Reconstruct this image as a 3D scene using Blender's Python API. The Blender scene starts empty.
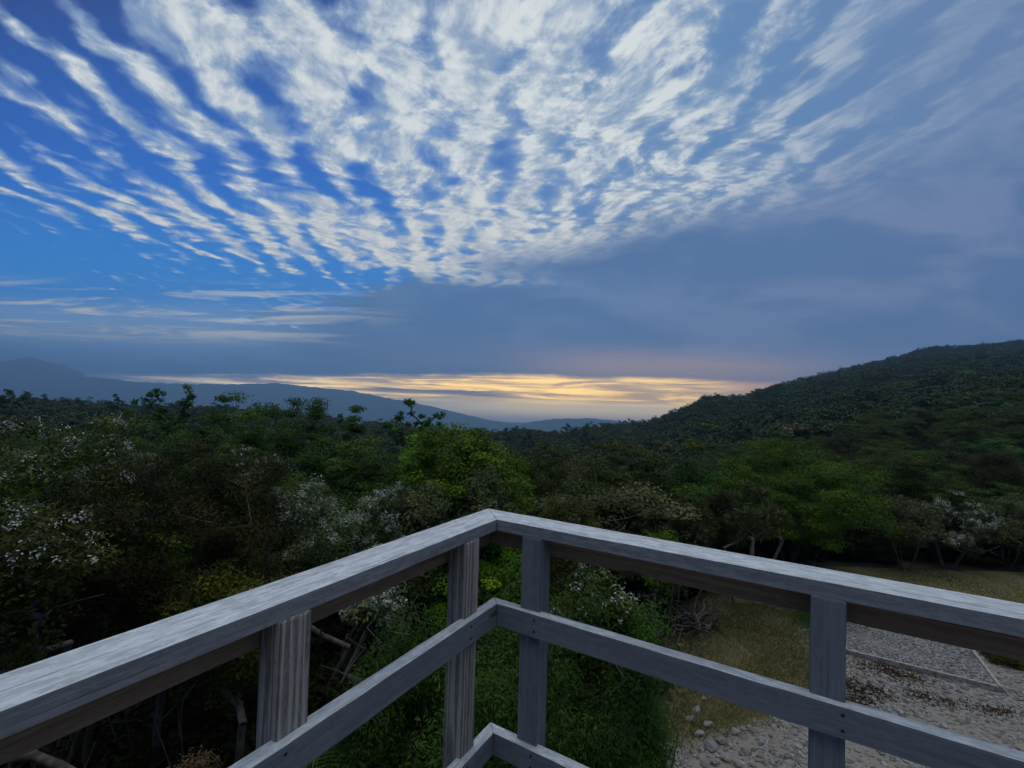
import bpy, bmesh, math, random
import numpy as np
from mathutils import Vector, Matrix

SC = bpy.context.scene
COL = SC.collection
HIDDEN = bpy.data.collections.new("scatter_sources")      # never linked: only instanced by the stuff objects
rad = math.radians

# ------------------------------------------------------------------ camera
F_PX, W_PX, H_PX = 468.18, 1024, 768
PITCH, ROLL = rad(1.4296), rad(1.59)
fwd = Vector((0, math.cos(PITCH), math.sin(PITCH)))
up0 = Vector((0, -math.sin(PITCH), math.cos(PITCH)))
rgt = Vector((1, 0, 0)) * math.cos(ROLL) + up0 * math.sin(ROLL)
upv = Vector((-1, 0, 0)) * math.sin(ROLL) + up0 * math.cos(ROLL)
cam_d = bpy.data.cameras.new("camera"); cam = bpy.data.objects.new("camera", cam_d); COL.objects.link(cam)
cam.matrix_world = Matrix(((rgt.x, upv.x, -fwd.x, 0), (rgt.y, upv.y, -fwd.y, 0), (rgt.z, upv.z, -fwd.z, 0), (0, 0, 0, 1)))
cam_d.sensor_width = 36; cam_d.lens = 36 * F_PX / W_PX; cam_d.clip_start = 0.02; cam_d.clip_end = 20000
SC.camera = cam

def uv_of(px, py):
    """pixel -> (x/y, z/y) of the world direction"""
    d = fwd * F_PX + rgt * (px - 512) - upv * (py - 384)
    return d.x / d.y, d.z / d.y
def at(px, py, Y):
    u, v = uv_of(px, py)
    return Vector((u * Y, Y, v * Y))

# ------------------------------------------------------------------ small node language
class NT:
    def __init__(s, tree): s.t = tree; s.n = tree.nodes; s.l = tree.links
    def node(s, typ, **kw):
        n = s.n.new(typ)
        for k, v in kw.items(): setattr(n, k, v)
        return n
    def put(s, sock, v):
        if isinstance(v, E): s.l.new(v.s, sock)
        elif isinstance(v, bpy.types.NodeSocket): s.l.new(v, sock)
        elif v is not None:
            if hasattr(sock.default_value, '__len__') and isinstance(v, (int, float)): v = [v] * len(sock.default_value)
            if hasattr(sock.default_value, '__len__') and len(sock.default_value) == 4 and len(v) == 3: v = (*v, 1)
            sock.default_value = v
    def m(s, op, a, b=None, c=None, clamp=False):
        n = s.node('ShaderNodeMath', operation=op, use_clamp=clamp)
        s.put(n.inputs[0], a)
        if b is not None: s.put(n.inputs[1], b)
        if c is not None: s.put(n.inputs[2], c)
        return E(s, n.outputs[0])
    def ss(s, x, a, b, lo=0.0, hi=1.0):
        n = s.node('ShaderNodeMapRange', interpolation_type='SMOOTHSTEP')
        if not isinstance(a, E) and not isinstance(b, E) and a > b: a, b, lo, hi = b, a, hi, lo
        s.put(n.inputs[0], x); s.put(n.inputs[1], a); s.put(n.inputs[2], b); s.put(n.inputs[3], lo); s.put(n.inputs[4], hi)
        return E(s, n.outputs[0])
    def mix(s, f, a, b):
        n = s.node('ShaderNodeMix', data_type='RGBA'); n.clamp_factor = True
        s.put(n.inputs[0], f); s.put(n.inputs[6], a); s.put(n.inputs[7], b)
        return E(s, n.outputs[2])
    def xyz(s, x, y, z):
        n = s.node('ShaderNodeCombineXYZ'); s.put(n.inputs[0], x); s.put(n.inputs[1], y); s.put(n.inputs[2], z)
        return E(s, n.outputs[0])
    def sep(s, v):
        n = s.node('ShaderNodeSeparateXYZ'); s.put(n.inputs[0], v)
        return [E(s, o) for o in n.outputs]
    def noise(s, vec, scale=1.0, detail=4, rough=0.5, dist=0.0, color=False, lac=2.0):
        n = s.node('ShaderNodeTexNoise'); s.put(n.inputs['Vector'], vec); n.inputs['Scale'].default_value = scale
        n.inputs['Detail'].default_value = detail; n.inputs['Roughness'].default_value = rough
        n.inputs['Distortion'].default_value = dist; n.inputs['Lacunarity'].default_value = lac
        return E(s, n.outputs[1 if color else 0])
    def voro(s, vec, scale=1.0, feature='F1', smooth=None, out='Distance', rnd=1.0):
        n = s.node('ShaderNodeTexVoronoi', feature=feature); s.put(n.inputs['Vector'], vec); n.inputs['Scale'].default_value = scale
        n.inputs['Randomness'].default_value = rnd
        if smooth is not None: n.inputs['Smoothness'].default_value = smooth
        return E(s, n.outputs[out])
    def vm(s, op, a, b=None):
        n = s.node('ShaderNodeVectorMath', operation=op); s.put(n.inputs[0], a)
        if b is not None: s.put(n.inputs[1], b)
        return E(s, n.outputs[0])
    def ramp(s, f, stops):
        n = s.node('ShaderNodeValToRGB'); s.put(n.inputs[0], f); cr = n.color_ramp
        while len(cr.elements) < len(stops): cr.elements.new(0.5)
        for e, (p, c) in zip(cr.elements, stops): e.position = p; e.color = (*c, 1)
        return E(s, n.outputs[0])
class E:
    def __init__(s, nt, sock): s.nt = nt; s.s = sock
    def __add__(s, o): return s.nt.m('ADD', s, o)
    __radd__ = __add__
    def __sub__(s, o): return s.nt.m('SUBTRACT', s, o)
    def __rsub__(s, o): return s.nt.m('SUBTRACT', o, s)
    def __mul__(s, o): return s.nt.m('MULTIPLY', s, o)
    __rmul__ = __mul__
    def __truediv__(s, o): return s.nt.m('DIVIDE', s, o)
    def max(s, o): return s.nt.m('MAXIMUM', s, o)
    def min(s, o): return s.nt.m('MINIMUM', s, o)

def lin(r, g, b, k=1.0):
    f = lambda c: (c / 255 / 12.92 if c / 255 <= 0.04045 else ((c / 255 + 0.055) / 1.055) ** 2.4) * k
    return (f(r), f(g), f(b))

# ------------------------------------------------------------------ sky
world = bpy.data.worlds.new("World"); SC.world = world; world.use_nodes = True
def build_sky():
    t = world.node_tree; t.nodes.clear(); N = NT(t)
    d = N.node('ShaderNodeTexCoord').outputs['Generated']
    x, y, z = N.sep(d)
    yc = y.max(0.22)
    U = x / yc; V = z / yc
    front = N.ss(y, 0.0, 0.35)
    zc = z.max(0.06)
    # clear sky
    side = N.ss(U, -1.2, 0.6)
    base = N.ramp(V, [(0.0, lin(140, 170, 215)), (0.10, lin(60, 140, 208)), (0.26, lin(26, 130, 214)), (0.48, lin(12, 96, 192)), (0.85, lin(6, 48, 130))])
    base = N.mix(side * 0.35, base, lin(60, 100, 170))
    # altocumulus streets on a flat layer: s across the streets, t along them
    va = rad(-9.0)
    gx = x / zc; gy = y / zc
    s_ = gx * math.cos(va) - gy * math.sin(va)
    t_ = gx * math.sin(va) + gy * math.cos(va)
    w1 = N.noise(N.xyz(s_, t_, 0.0), 1.3, 1, 0.5) - 0.5
    w2 = N.noise(N.xyz(s_, t_, 7.7), 1.3, 1, 0.5) - 0.5
    sw = s_ + w1 * 0.30; tw = t_ + w2 * 0.6
    patchy = N.noise(N.xyz(s_ * 0.9, t_ * 0.7, 3.1), 1.6, 2.0, 0.5)
    wig = N.noise(N.xyz(s_ * 1.0, t_ * 1.3, 12.0), 1.9, 3, 0.55) * 11.0
    street = N.m('SINE', s_ * 24.0 + wig) * 0.5 + 0.5
    lumps = N.noise(N.xyz(sw * 1.15 + tw * 0.2, tw * 0.85, 5.0), 5.2, 7, 0.60, 0.0)
    cells = N.voro(N.xyz(sw + w2 * 0.2, tw * 0.85, 1.0), 9.5, 'SMOOTH_F1', 0.8)
    fine = N.noise(N.xyz(sw * 1.5, tw, 9.0), 19.0, 6, 0.66, 0.0)
    dens = street * (0.30 + N.ss(V, 0.45, 0.75) * 0.16 - N.ss(U, -0.3, 0.3) * N.ss(V, 0.6, 0.4) * 0.04) + patchy * 0.85 + lumps * 0.80 - cells * 0.45 + fine * 0.28
    cov = N.ss(U, -1.2, -0.45) * 0.15 - 0.03 + N.ss(U, -0.55, 0.0) * 0.20
    edge = N.noise(N.xyz(s_ * 1.2, t_ * 1.2, 4.0), 1.5, 3, 0.5) - 0.5
    lowb = N.ss(V + edge * 0.08 + (U + 1.0) * 0.09, 0.28, 0.37)
    topleft = N.ss(U * 1.0 + V * -0.55, -1.62, -1.10)
    thr = THR - cov + N.ss(V, 0.5, 0.8) * 0.13 + (1.0 - topleft) * 0.15 + (1.0 - lowb) * 0.35
    a1 = N.ss(dens - thr, -0.07, 0.33)
    thick = N.ss(dens - thr, 0.04, 0.36)
    lump2 = N.noise(N.xyz(sw * 1.15 + tw * 0.2 - 0.045, (tw + 0.035) * 0.85, 5.0), 5.2, 7, 0.60, 0.0)
    fine2 = N.noise(N.xyz(sw * 1.5, tw + 0.02, 9.0), 19.0, 6, 0.66, 0.0)
    shade = (lumps - lump2) * 0.95 + (fine - fine2) * 0.18 + (dens - thr).min(0.4) * 0.36 + 0.39
    cl_hi = N.mix(N.ss(shade, 0.34, 0.68), lin(142, 162, 188), lin(232, 234, 228))
    cl_hi = N.mix(N.ss(V, 0.55, 0.25) * 0.45, cl_hi, lin(232, 224, 206))
    cl_lo = N.mix(N.ss(U, -0.2, 0.9), lin(150, 178, 208), lin(104, 128, 170))
    cloud = N.mix(thick, cl_lo, cl_hi)
    cloud = N.mix(N.ss(U, 0.15, 1.0) * 0.68, cloud, lin(128, 148, 178))
    sky = N.mix(a1 * 0.96, base, cloud)
    # veil between the streets toward the right
    vl = N.ss(U, -0.15, 0.6) * 0.74 * N.ss(V, 0.2, 0.4)
    sky = N.mix(N.ss(U + patchy * 0.5 - V * 0.5, -0.45, 0.25) * N.ss(V, 0.2, 0.35) * 0.62 * (1.0 - a1), sky, lin(116, 146, 182))
    sky = N.mix(vl, sky, N.mix(a1 * N.ss(shade, 0.40, 0.64) * N.ss(U, 1.15, 0.3), N.mix(N.ss(U, 0.3, 1.1), lin(96, 136, 180), lin(98, 124, 164)), cloud))
    # thick grey-blue layer, lower right
    big = N.noise(N.xyz(gx * 0.5, gy * 0.5, 2.0), 1.3, 5, 0.55, 0.4) - 0.5
    big2 = N.noise(N.xyz(U * 2.2, V * 6.0, 2.5), 1.3, 5, 0.55, 0.5)
    bv = (U * 0.30 + 0.30 + big * 0.26).max(0.118 + big * 0.03)
    soft = N.ss(U, -0.4, 0.9, 0.05, 0.22)
    m_sc = N.ss((bv - V) / soft, -0.5, 0.6)
    sc_col = N.mix(N.ss(U, -0.6, 0.9), lin(88, 126, 170), lin(112, 128, 166))
    sc_col = N.mix(N.ss(U, -0.25, -0.8), sc_col, lin(104, 150, 200))
    sc_col = N.mix(N.ss(big2, 0.36, 0.60) * 0.75, sc_col, lin(66, 103, 150))
    sc_col = N.mix(N.ss(V, 0.16, 0.04) * N.ss(U, -0.7, 0.5), sc_col, lin(142, 142, 170))
    sky = N.mix(m_sc, sky, sc_col)
    # thin yellowish streaks low on the left
    st = N.noise(N.xyz(U * 2.2, V * 26.0, 6.0), 1.6, 6, 0.62, 0.7)
    m_st = N.ss(st, 0.47, 0.62) * N.ss(V, 0.085, 0.12) * N.ss(V, 0.235, 0.185) * N.ss(U, -0.15, -0.6)
    veil = N.ss(V, 0.07, 0.11) * N.ss(V, 0.20, 0.14) * N.ss(U, -0.3, -0.7) * 0.45
    sky = N.mix(veil, sky, lin(165, 185, 205))
    sky = N.mix(m_st * 0.85, sky, lin(214, 214, 205))
    # afterglow strip under the cloud deck
    g1 = N.noise(N.xyz(U * 4.0, V * 75.0, 1.0), 1.2, 6, 0.65, 0.6)
    g2 = N.noise(N.xyz(U * 5.0, V * 60.0, 8.0), 1.2, 4, 0.6, 0.6) - 0.5
    vt = N.ss(U, -0.9, 0.15, 0.021, 0.044) + g2 * 0.012
    vt = vt + (N.noise(N.xyz(U * 9.0, V * 20.0, 3.0), 1.5, 4, 0.6) - 0.5) * 0.012
    m_g = N.ss(vt - V, -0.007, 0.010) * N.ss(U, -1.0, -0.7) * N.ss(U, 0.85, 0.5)
    glow = N.mix(N.ss(U, -0.8, -0.1), lin(255, 230, 180, 5.5), lin(255, 202, 84, 8.5))
    glow = N.mix(N.ss(U, 0.30, 0.55), glow, lin(255, 180, 105, 3.2))
    glow = N.mix(N.ss(g1, 0.62, 0.40) * 0.85, glow, N.mix(N.ss(U, -0.6, 0.2), lin(150, 160, 200, 1.0), lin(250, 190, 120, 1.8)))
    glow = N.mix(N.ss(V, 0.004, -0.022), glow, N.mix(N.ss(U, -0.35, 0.1), lin(200, 190, 195, 1.7), lin(255, 222, 165, 3.0)))
    glow = N.mix(N.ss(V, -0.022, -0.055), glow, lin(188, 176, 186, 1.4))
    bank = N.ss(U, -0.36, -0.26) * N.ss(U, 0.06, -0.06) * N.ss(V + g2 * 0.008 - U * -0.012, -0.006, -0.002) * N.ss(V + g2 * 0.012 - U * -0.012, 0.009, 0.005)
    glow = N.mix(bank * 0.85, glow, lin(128, 138, 175))
    halo = N.ss(V + g2 * 0.03, 0.125, 0.035) * N.ss(U, -0.1, 0.25) * N.ss(U, 0.85, 0.45)
    sky = N.mix(halo * 0.75, sky, lin(240, 184, 135, 1.35))
    sky = N.mix(m_g, sky, glow)
    # unseen overhead sky brightened to light the tops, dim blue east behind the viewer
    zen = N.ss(z, 0.66, 0.86)
    sky = N.mix(zen, sky, lin(234, 234, 228, ZEN))
    back = N.mix(N.ss(z, 0.0, 0.5), lin(20, 34, 70), lin(30, 58, 120))
    sky = N.mix(N.m('SUBTRACT', 1.0, front) * N.ss(z, 0.85, 0.5), sky, back)
    sky = N.mix(N.ss(z, -0.06, -0.14), sky, lin(60, 75, 100))
    nis = N.node('ShaderNodeTexSky', sky_type='NISHITA'); nis.sun_disc = False
    nis.sun_elevation = rad(2); nis.sun_rotation = rad(15); nis.altitude = 300
    nv = N.vm('MINIMUM', N.vm('SCALE', E(N, nis.outputs[0])), (0.02, 0.028, 0.038))
    nv.s.node.inputs[3].default_value = 1.0
    nv.s.node.inputs[0].links[0].from_node.inputs[3].default_value = 0.05
    tot = N.vm('ADD', N.vm('MULTIPLY', sky, (0.93, 0.95, 0.97)), nv)
    b1 = N.node('ShaderNodeBackground'); N.put(b1.inputs[0], tot); b1.inputs[1].default_value = SKY_K
    out = N.node('ShaderNodeOutputWorld'); t.links.new(b1.outputs[0], out.inputs[0])
SKY_K = 1.0
ZEN = 2.0; THR = 0.845
build_sky()
world.cycles.sampling_method = 'MANUAL'; world.cycles.sample_map_resolution = 512

# a very weak, soft sun: it sits behind the cloud at the horizon
sd = bpy.data.lights.new("sun", 'SUN'); sd.energy = 0.12; sd.angle = rad(12); sd.color = (1, 0.78, 0.55)
so = bpy.data.objects.new("sun", sd); COL.objects.link(so)
so.rotation_euler = (rad(-86), 0, rad(-15))
so.location = (0, 0, 50)

# ------------------------------------------------------------------ materials
def new_mat(name):
    m = bpy.data.materials.new(name); m.use_nodes = True; t = m.node_tree; t.nodes.clear()
    N = NT(t); out = N.node('ShaderNodeOutputMaterial')
    return m, N, out
def principled(N, out, col, rough=0.8, bump=None, bstr=0.3, bdist=0.02, spec=0.3):
    p = N.node('ShaderNodeBsdfPrincipled'); N.put(p.inputs['Base Color'], col); N.put(p.inputs['Roughness'], rough)
    p.inputs['Specular IOR Level'].default_value = spec
    if bump is not None:
        b = N.node('ShaderNodeBump'); b.inputs['Strength'].default_value = bstr; b.inputs['Distance'].default_value = bdist
        N.put(b.inputs['Height'], bump); N.l.new(b.outputs[0], p.inputs['Normal'])
    N.l.new(p.outputs[0], out.inputs[0]); return p
def wood(name, dark, light, pale, pale_amt, grain=1.0):
    m, N, out = new_mat(name)
    co = N.node('ShaderNodeTexCoord').outputs['Object']
    x, y, z = N.sep(co)
    rnd = E(N, N.node('ShaderNodeObjectInfo').outputs['Random'])
    off = rnd * 13.0
    g = N.noise(N.xyz(x * 1.6, y * 62.0 + off, z * 62.0), 1.0, 5, 0.6, 0.9)
    g2 = N.noise(N.xyz(x * 0.5 + off, y * 22.0, z * 22.0), 1.0, 2, 0.5, 1.2)
    wv = N.m('SINE', (y * 300.0 + z * 190.0 + g2 * 22.0)) if grain > 1 else N.m('SINE', (y * 95.0 + z * 60.0 + g2 * 26.0))
    gr = g * 0.55 + wv * 0.10 * grain + g2 * 0.35
    col = N.mix(N.ss(gr, 0.30, 0.62), dark, light)
    bl = N.noise(N.xyz(x * 9.0 + off, y * 34.0, z * 34.0), 1.6, 8, 0.76, 0.3)
    col = N.mix(N.ss(bl, 0.44, 0.60) * pale_amt, col, pale)
    st = N.noise(N.xyz(x * 1.7 + off * 2.0, y * 5.0, z * 5.0), 1.0, 4, 0.6, 0.3)
    col = N.mix(N.ss(st, 0.50, 0.72) * 0.38, col, dark)
    crack = N.noise(N.xyz(x * 1.1 + off, y * 150.0, z * 150.0), 1.0, 2, 0.5, 0.2)
    col = N.mix(N.ss(crack, 0.685, 0.72) * 0.7, col, (dark[0] * .35, dark[1] * .33, dark[2] * .3))
    kv = N.voro(N.xyz(x * 1.1 + off, y * 5.0 + off, z * 5.0), 1.0)
    col = N.mix(N.ss(kv, 0.085, 0.045), col, (dark[0] * .55, dark[1] * .48, dark[2] * .42))
    sp = N.noise(N.xyz(x * 60.0 + off, y * 60.0, z * 60.0), 1.0, 3, 0.6)
    col = N.mix(N.ss(sp, 0.64, 0.72) * 0.5, col, (dark[0] * .6, dark[1] * .6, dark[2] * .55))
    principled(N, out, col, 0.78, g * 0.7 + wv * 0.15 * grain - N.ss(crack, 0.66, 0.72) * 0.8 + bl * 0.5, 0.55, 0.003, 0.35)
    return m
M = {}
M['cap'] = wood('weathered_cap_timber', (0.14, 0.155, 0.17), (0.21, 0.23, 0.25), (0.31, 0.335, 0.36), 0.5, 0.3)
M['rail'] = wood('weathered_rail_timber', (0.11, 0.13, 0.155), (0.16, 0.185, 0.215), (0.23, 0.26, 0.29), 0.3, 0.3)
M['post'] = wood('weathered_post_timber', (0.14, 0.13, 0.12), (0.34, 0.325, 0.30), (0.42, 0.41, 0.39), 0.3, 2.4)
M['fascia'] = wood('brown_sheltered_timber', (0.16, 0.105, 0.065), (0.27, 0.19, 0.125), (0.32, 0.25, 0.18), 0.3, 0.6)
M['deck'] = wood('deck_timber', (0.13, 0.12, 0.11), (0.26, 0.25, 0.23), (0.36, 0.36, 0.35), 0.3, 0.5)
m, N, out = new_mat('screw_metal'); principled(N, out, (0.012, 0.012, 0.012), 0.6); M['screw'] = m

M['bleached_skylit'] = wood('bleached_skylit_top_timber', (0.26, 0.29, 0.325), (0.41, 0.45, 0.50), (0.60, 0.645, 0.70), 0.65, 0.6)  # weather bleaching plus pale blue sky light put into the tops' colour
LK = (1.36, 1.06, 0.58)
def leaf_mat(name, a, b, tip=None, transl=0.25, rough=0.6):
    if max(b) < 0.25 and 'blades' not in name and 'rusty' not in name and 'forest' not in name: a, b, tip = [tuple(q * k * (0.62 if name.split('_')[0] in ('brown', 'hill') else 0.88 if name.split('_')[0] in ('olive', 'deep') else 1.0) for q, k in zip(c, LK)) if c else None for c in (a, b, tip)]
    m, N, out = new_mat(name)
    at_ = N.node('ShaderNodeAttribute', attribute_name='tint')
    rnd = E(N, N.node('ShaderNodeObjectInfo').outputs['Random'])
    tn = E(N, at_.outputs['Fac'])
    col = N.mix(tn, a, b)
    if tip: col = N.mix(N.ss(tn, 0.78, 0.95), col, tip)
    hs = N.node('ShaderNodeHueSaturation'); N.put(hs.inputs['Color'], col)
    N.put(hs.inputs['Value'], rnd * 0.5 + 0.75); N.put(hs.inputs['Hue'], rnd * 0.03 + 0.485)
    c2 = E(N, hs.outputs[0])
    p = N.node('ShaderNodeBsdfPrincipled'); N.put(p.inputs['Base Color'], c2); p.inputs['Roughness'].default_value = rough
    p.inputs['Specular IOR Level'].default_value = 0.08
    tr = N.node('ShaderNodeBsdfTranslucent'); N.put(tr.inputs[0], c2)
    mx = N.node('ShaderNodeMixShader'); mx.inputs[0].default_value = transl
    N.l.new(p.outputs[0], mx.inputs[1]); N.l.new(tr.outputs[0], mx.inputs[2]); N.l.new(mx.outputs[0], out.inputs[0])
    return m
def plain_mat(name, a, b, scale=6.0, bstr=0.4, bdist=0.02, rough=0.9, stretch=None):
    m, N, out = new_mat(name); co = N.node('ShaderNodeTexCoord').outputs['Object']
    v = co
    if stretch: x, y, z = N.sep(co); v = N.xyz(x * stretch[0], y * stretch[1], z * stretch[2])
    n = N.noise(v, scale, 6, 0.65, 0.3)
    principled(N, out, N.mix(N.ss(n, 0.35, 0.65), a, b), rough, n, bstr, bdist); return m
M['bark'] = plain_mat('dark_bark', (0.05, 0.043, 0.035), (0.13, 0.115, 0.10), 9, stretch=(1, 1, .25))
M['pale_bark'] = plain_mat('pale_bark', (0.08, 0.075, 0.065), (0.19, 0.18, 0.16), 9, stretch=(1, 1, .25))
M['kanuka'] = leaf_mat('brown_green_leaves', (0.016, 0.022, 0.011), (0.044, 0.060, 0.026), (0.08, 0.085, 0.04))
M['green'] = leaf_mat('fresh_green_leaves', (0.026, 0.080, 0.010), (0.095, 0.205, 0.022), (0.17, 0.28, 0.028))
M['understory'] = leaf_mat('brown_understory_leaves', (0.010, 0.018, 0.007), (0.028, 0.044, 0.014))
M['deep'] = leaf_mat('deep_green_leaves', (0.012, 0.044, 0.014), (0.042, 0.120, 0.030), (0.075, 0.17, 0.04))
M['spread'] = leaf_mat('spreading_green_leaves', (0.018, 0.060, 0.008), (0.058, 0.15, 0.018), (0.09, 0.19, 0.02))
M['olive'] = leaf_mat('olive_leaves', (0.018, 0.036, 0.012), (0.050, 0.088, 0.024), (0.08, 0.12, 0.035))
M['yellow'] = leaf_mat('yellow_green_leaves', (0.022, 0.036, 0.008), (0.060, 0.080, 0.014), (0.11, 0.13, 0.02))
M['greygreen'] = leaf_mat('grey_green_leaves', (0.030, 0.056, 0.036), (0.080, 0.120, 0.085), (0.14, 0.19, 0.14))
M['silver'] = leaf_mat('silver_leaves', (0.22, 0.26, 0.235), (0.36, 0.41, 0.38), (0.50, 0.55, 0.52), 0.15)
M['blossom'] = leaf_mat('white_blossom', (0.24, 0.27, 0.24), (0.42, 0.45, 0.42), (0.56, 0.58, 0.56), 0.15)
M['hill'] = leaf_mat('hill_forest_leaves', (0.019, 0.034, 0.014), (0.031, 0.056, 0.021), (0.038, 0.066, 0.025), 0.15)
M['hillgrey'] = leaf_mat('hill_grey_leaves', (0.045, 0.058, 0.042), (0.10, 0.12, 0.09), (0.15, 0.17, 0.13), 0.15)
M['rust'] = leaf_mat('rusty_leaves', (0.04, 0.028, 0.016), (0.09, 0.058, 0.03), None, 0.2)
M['blade'] = leaf_mat('grass_blades', (0.075, 0.088, 0.028), (0.20, 0.185, 0.08), (0.33, 0.29, 0.17), 0.2)
M['greenblade'] = leaf_mat('green_grass_blades', (0.035, 0.085, 0.015), (0.08, 0.16, 0.03), None, 0.2)
m, N, out = new_mat('grey_stone')
rn = E(N, N.node('ShaderNodeAttribute', attribute_name='tint').outputs['Fac'])
n = N.noise(N.node('ShaderNodeTexCoord').outputs['Object'], 18, 5, 0.6)
principled(N, out, N.mix(n * 0.4 + rn * 0.75, (0.045, 0.045, 0.05), (0.27, 0.265, 0.27)), 0.85, n, 0.5, 0.01); M['stone'] = m
M['board'] = plain_mat('pale_edging_timber', (0.16, 0.155, 0.14), (0.34, 0.33, 0.31), 12)

# ------------------------------------------------------------------ mesh helpers
def mesh_np(name, V, Q, mats, tint=None, midx=None, smooth=False):
    """Q: (n,k) faces, all with the same corner count"""
    me = bpy.data.meshes.new(name); V = np.asarray(V, np.float32); Q = np.asarray(Q, np.int32)
    me.vertices.add(len(V)); me.vertices.foreach_set('co', V.ravel())
    k = Q.shape[1]; me.loops.add(Q.size); me.loops.foreach_set('vertex_index', Q.ravel())
    me.polygons.add(len(Q)); me.polygons.foreach_set('loop_start', np.arange(0, Q.size, k, dtype=np.int32))
    me.polygons.foreach_set('loop_total', np.full(len(Q), k, np.int32))
    if midx is not None: me.polygons.foreach_set('material_index', np.asarray(midx, np.int32))
    me.polygons.foreach_set('use_smooth', np.full(len(Q), smooth))
    for mm in (mats if isinstance(mats, (list, tuple)) else [mats]): me.materials.append(mm)
    if tint is not None:
        a = me.attributes.new('tint', 'FLOAT', 'POINT'); a.data.foreach_set('value', np.asarray(tint, np.float32))
    me.update(calc_edges=True); return me
def link(name, me, parent=None, loc=None):
    o = bpy.data.objects.new(name, me); COL.objects.link(o)
    if parent: o.parent = parent
    if loc is not None: o.location = loc
    return o
def tag(o, label=None, cat=None, group=None, kind=None):
    if label: o['label'] = label
    if cat: o['category'] = cat
    if group: o['group'] = group
    if kind: o['kind'] = kind
    return o
def empty(name, loc=(0, 0, 0), rz=0.0):
    o = bpy.data.objects.new(name, None); COL.objects.link(o); o.location = loc; o.rotation_euler = (0, 0, rz)
    o.empty_display_size = 0.2; return o

# ------------------------------------------------------------------ terrain
SKY = [(-60, 391), (0, 396), (60, 399), (110, 403), (160, 406), (210, 408), (260, 412), (330, 417), (400, 424), (450, 429), (520, 431), (560, 430), (600, 424),
       (654, 419), (683, 409), (708, 396), (741, 396), (766, 388), (807, 376), (848, 367), (890, 357), (931, 346), (964, 345), (1024, 340), (1100, 334)]
_u = []; _s = []
for px, py in SKY:
    a_, b_ = uv_of(px, py); _u.append(a_); _s.append(b_)
_u = np.array(_u); _s = np.array(_s)
YR_U = np.array([-1.3, -0.6, 0.0, 0.2, 0.35, 0.5, 1.3]); YR_V = np.array([190, 190, 170, 210, 300, 360, 430.])
PCX, PCY = 9.2, 11.6
def sst(x, a, b):
    t = np.clip((x - a) / (b - a), 0, 1); return t * t * (3 - 2 * t)
def vnoise(x, y, s, seed=0):
    r = np.random.RandomState(seed); out_ = 0
    for k in range(6):
        a = r.uniform(0, 6.28); f = s * r.uniform(0.6, 1.7); out_ = out_ + np.sin((x * np.cos(a) + y * np.sin(a)) * f + r.uniform(0, 6.28))
    return out_ / 6
def ground(x, y):
    x = np.asarray(x, float); y = np.asarray(y, float)
    r = np.hypot(x, y) + 1e-6
    az = np.clip(np.arctan2(x, y), -rad(54), rad(54))
    u = np.tan(az); Y = r * np.cos(az)
    S = np.interp(u, _u, _s); YR = np.interp(u, YR_U, YR_V)
    right = sst(x - 0.25 * (y - 8), -0.5, 3.0)
    near = -7.2 * (1 - right) - 6.0 * right + vnoise(x, y, 0.5, 3) * 0.10
    bank = sst(-(x - 5.2) + (y - 9.0) * 0.35, -0.6, 1.8) * sst(y, 12, 9.6) * right
    near = near - bank * 0.5
    # valley floor then climb to the canopy line
    zr = S * YR - 4.6
    dipped = np.interp(u, [-1.2, -0.4, 0.1, 0.5, 0.75, 1.2], [-8.6, -10.0, -12.0, -10.5, -7.8, -7.0])
    Y0 = np.interp(u, [-1.2, 0.3, 0.6, 1.2], [8.0, 10.0, 16.5, 17.5])
    a = sst(Y, Y0, Y0 + 16); z = near * (1 - a) + dipped * a
    t = np.clip((Y - Y0 - 10) / (YR - Y0 - 10), 0, 1)
    up = dipped + (zr - dipped) * t ** np.interp(u, [-1, 0.2, 0.5, 1.1], [1.0, 1.0, 1.15, 1.1])
    b = sst(Y, Y0 + 6, Y0 + 26); z = z * (1 - b) + up * b
    z = z + vnoise(x, y, 0.03, 8) * 6.0 * sst(Y, 60, 160) * sst(YR - Y, 0, 60) + vnoise(x, y, 0.11, 9) * 0.9 * sst(Y, 40, 90)* sst(YR - Y, 0, 40)
    far = sst(Y, YR + 5, YR + 700)
    z = z * (1 - far) + (-300) * far
    return z
def gz(x, y): return float(ground(x, y))

nr, na = 190, 300
rr = np.concatenate([[0.0], np.geomspace(1.0, 5300, nr)]); aa = np.linspace(0, 2 * math.pi, na, endpoint=False)
Rg, Ag = np.meshgrid(rr[1:], aa, indexing='ij'); X = Rg * np.sin(Ag); Yy = Rg * np.cos(Ag)
Z = ground(X, Yy)
V_ = np.stack([X, Yy, Z], -1).reshape(-1, 3)
idx = np.arange(nr * na).reshape(nr, na); nx = np.roll(idx, -1, 1)
Q_ = np.stack([idx[:-1], idx[1:], nx[1:], nx[:-1]], -1).reshape(-1, 4)
Q_ = Q_[:, ::-1]
m, N, out = new_mat('ground_soil')
geo = N.node('ShaderNodeNewGeometry').outputs['Position']; gxx, gyy, gzz = N.sep(geo)
n1 = N.noise(geo, 0.8, 6, 0.65); n2 = N.noise(geo, 7.0, 5, 0.7); n3 = N.noise(geo, 0.06, 5, 0.6)
duff = N.mix(n2, (0.018, 0.015, 0.010), (0.055, 0.045, 0.028))
forest = N.mix(n3, (0.016, 0.022, 0.011), (0.035, 0.045, 0.022))
dist = N.m('SQRT', gxx * gxx + gyy * gyy)
col = N.mix(N.ss(dist, 25, 60), duff, forest)
plain = N.mix(N.noise(geo, 0.004, 5, 0.6), (0.05, 0.08, 0.05), (0.12, 0.14, 0.08))
col = N.mix(N.ss(dist, 600, 900), col, plain)
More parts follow.
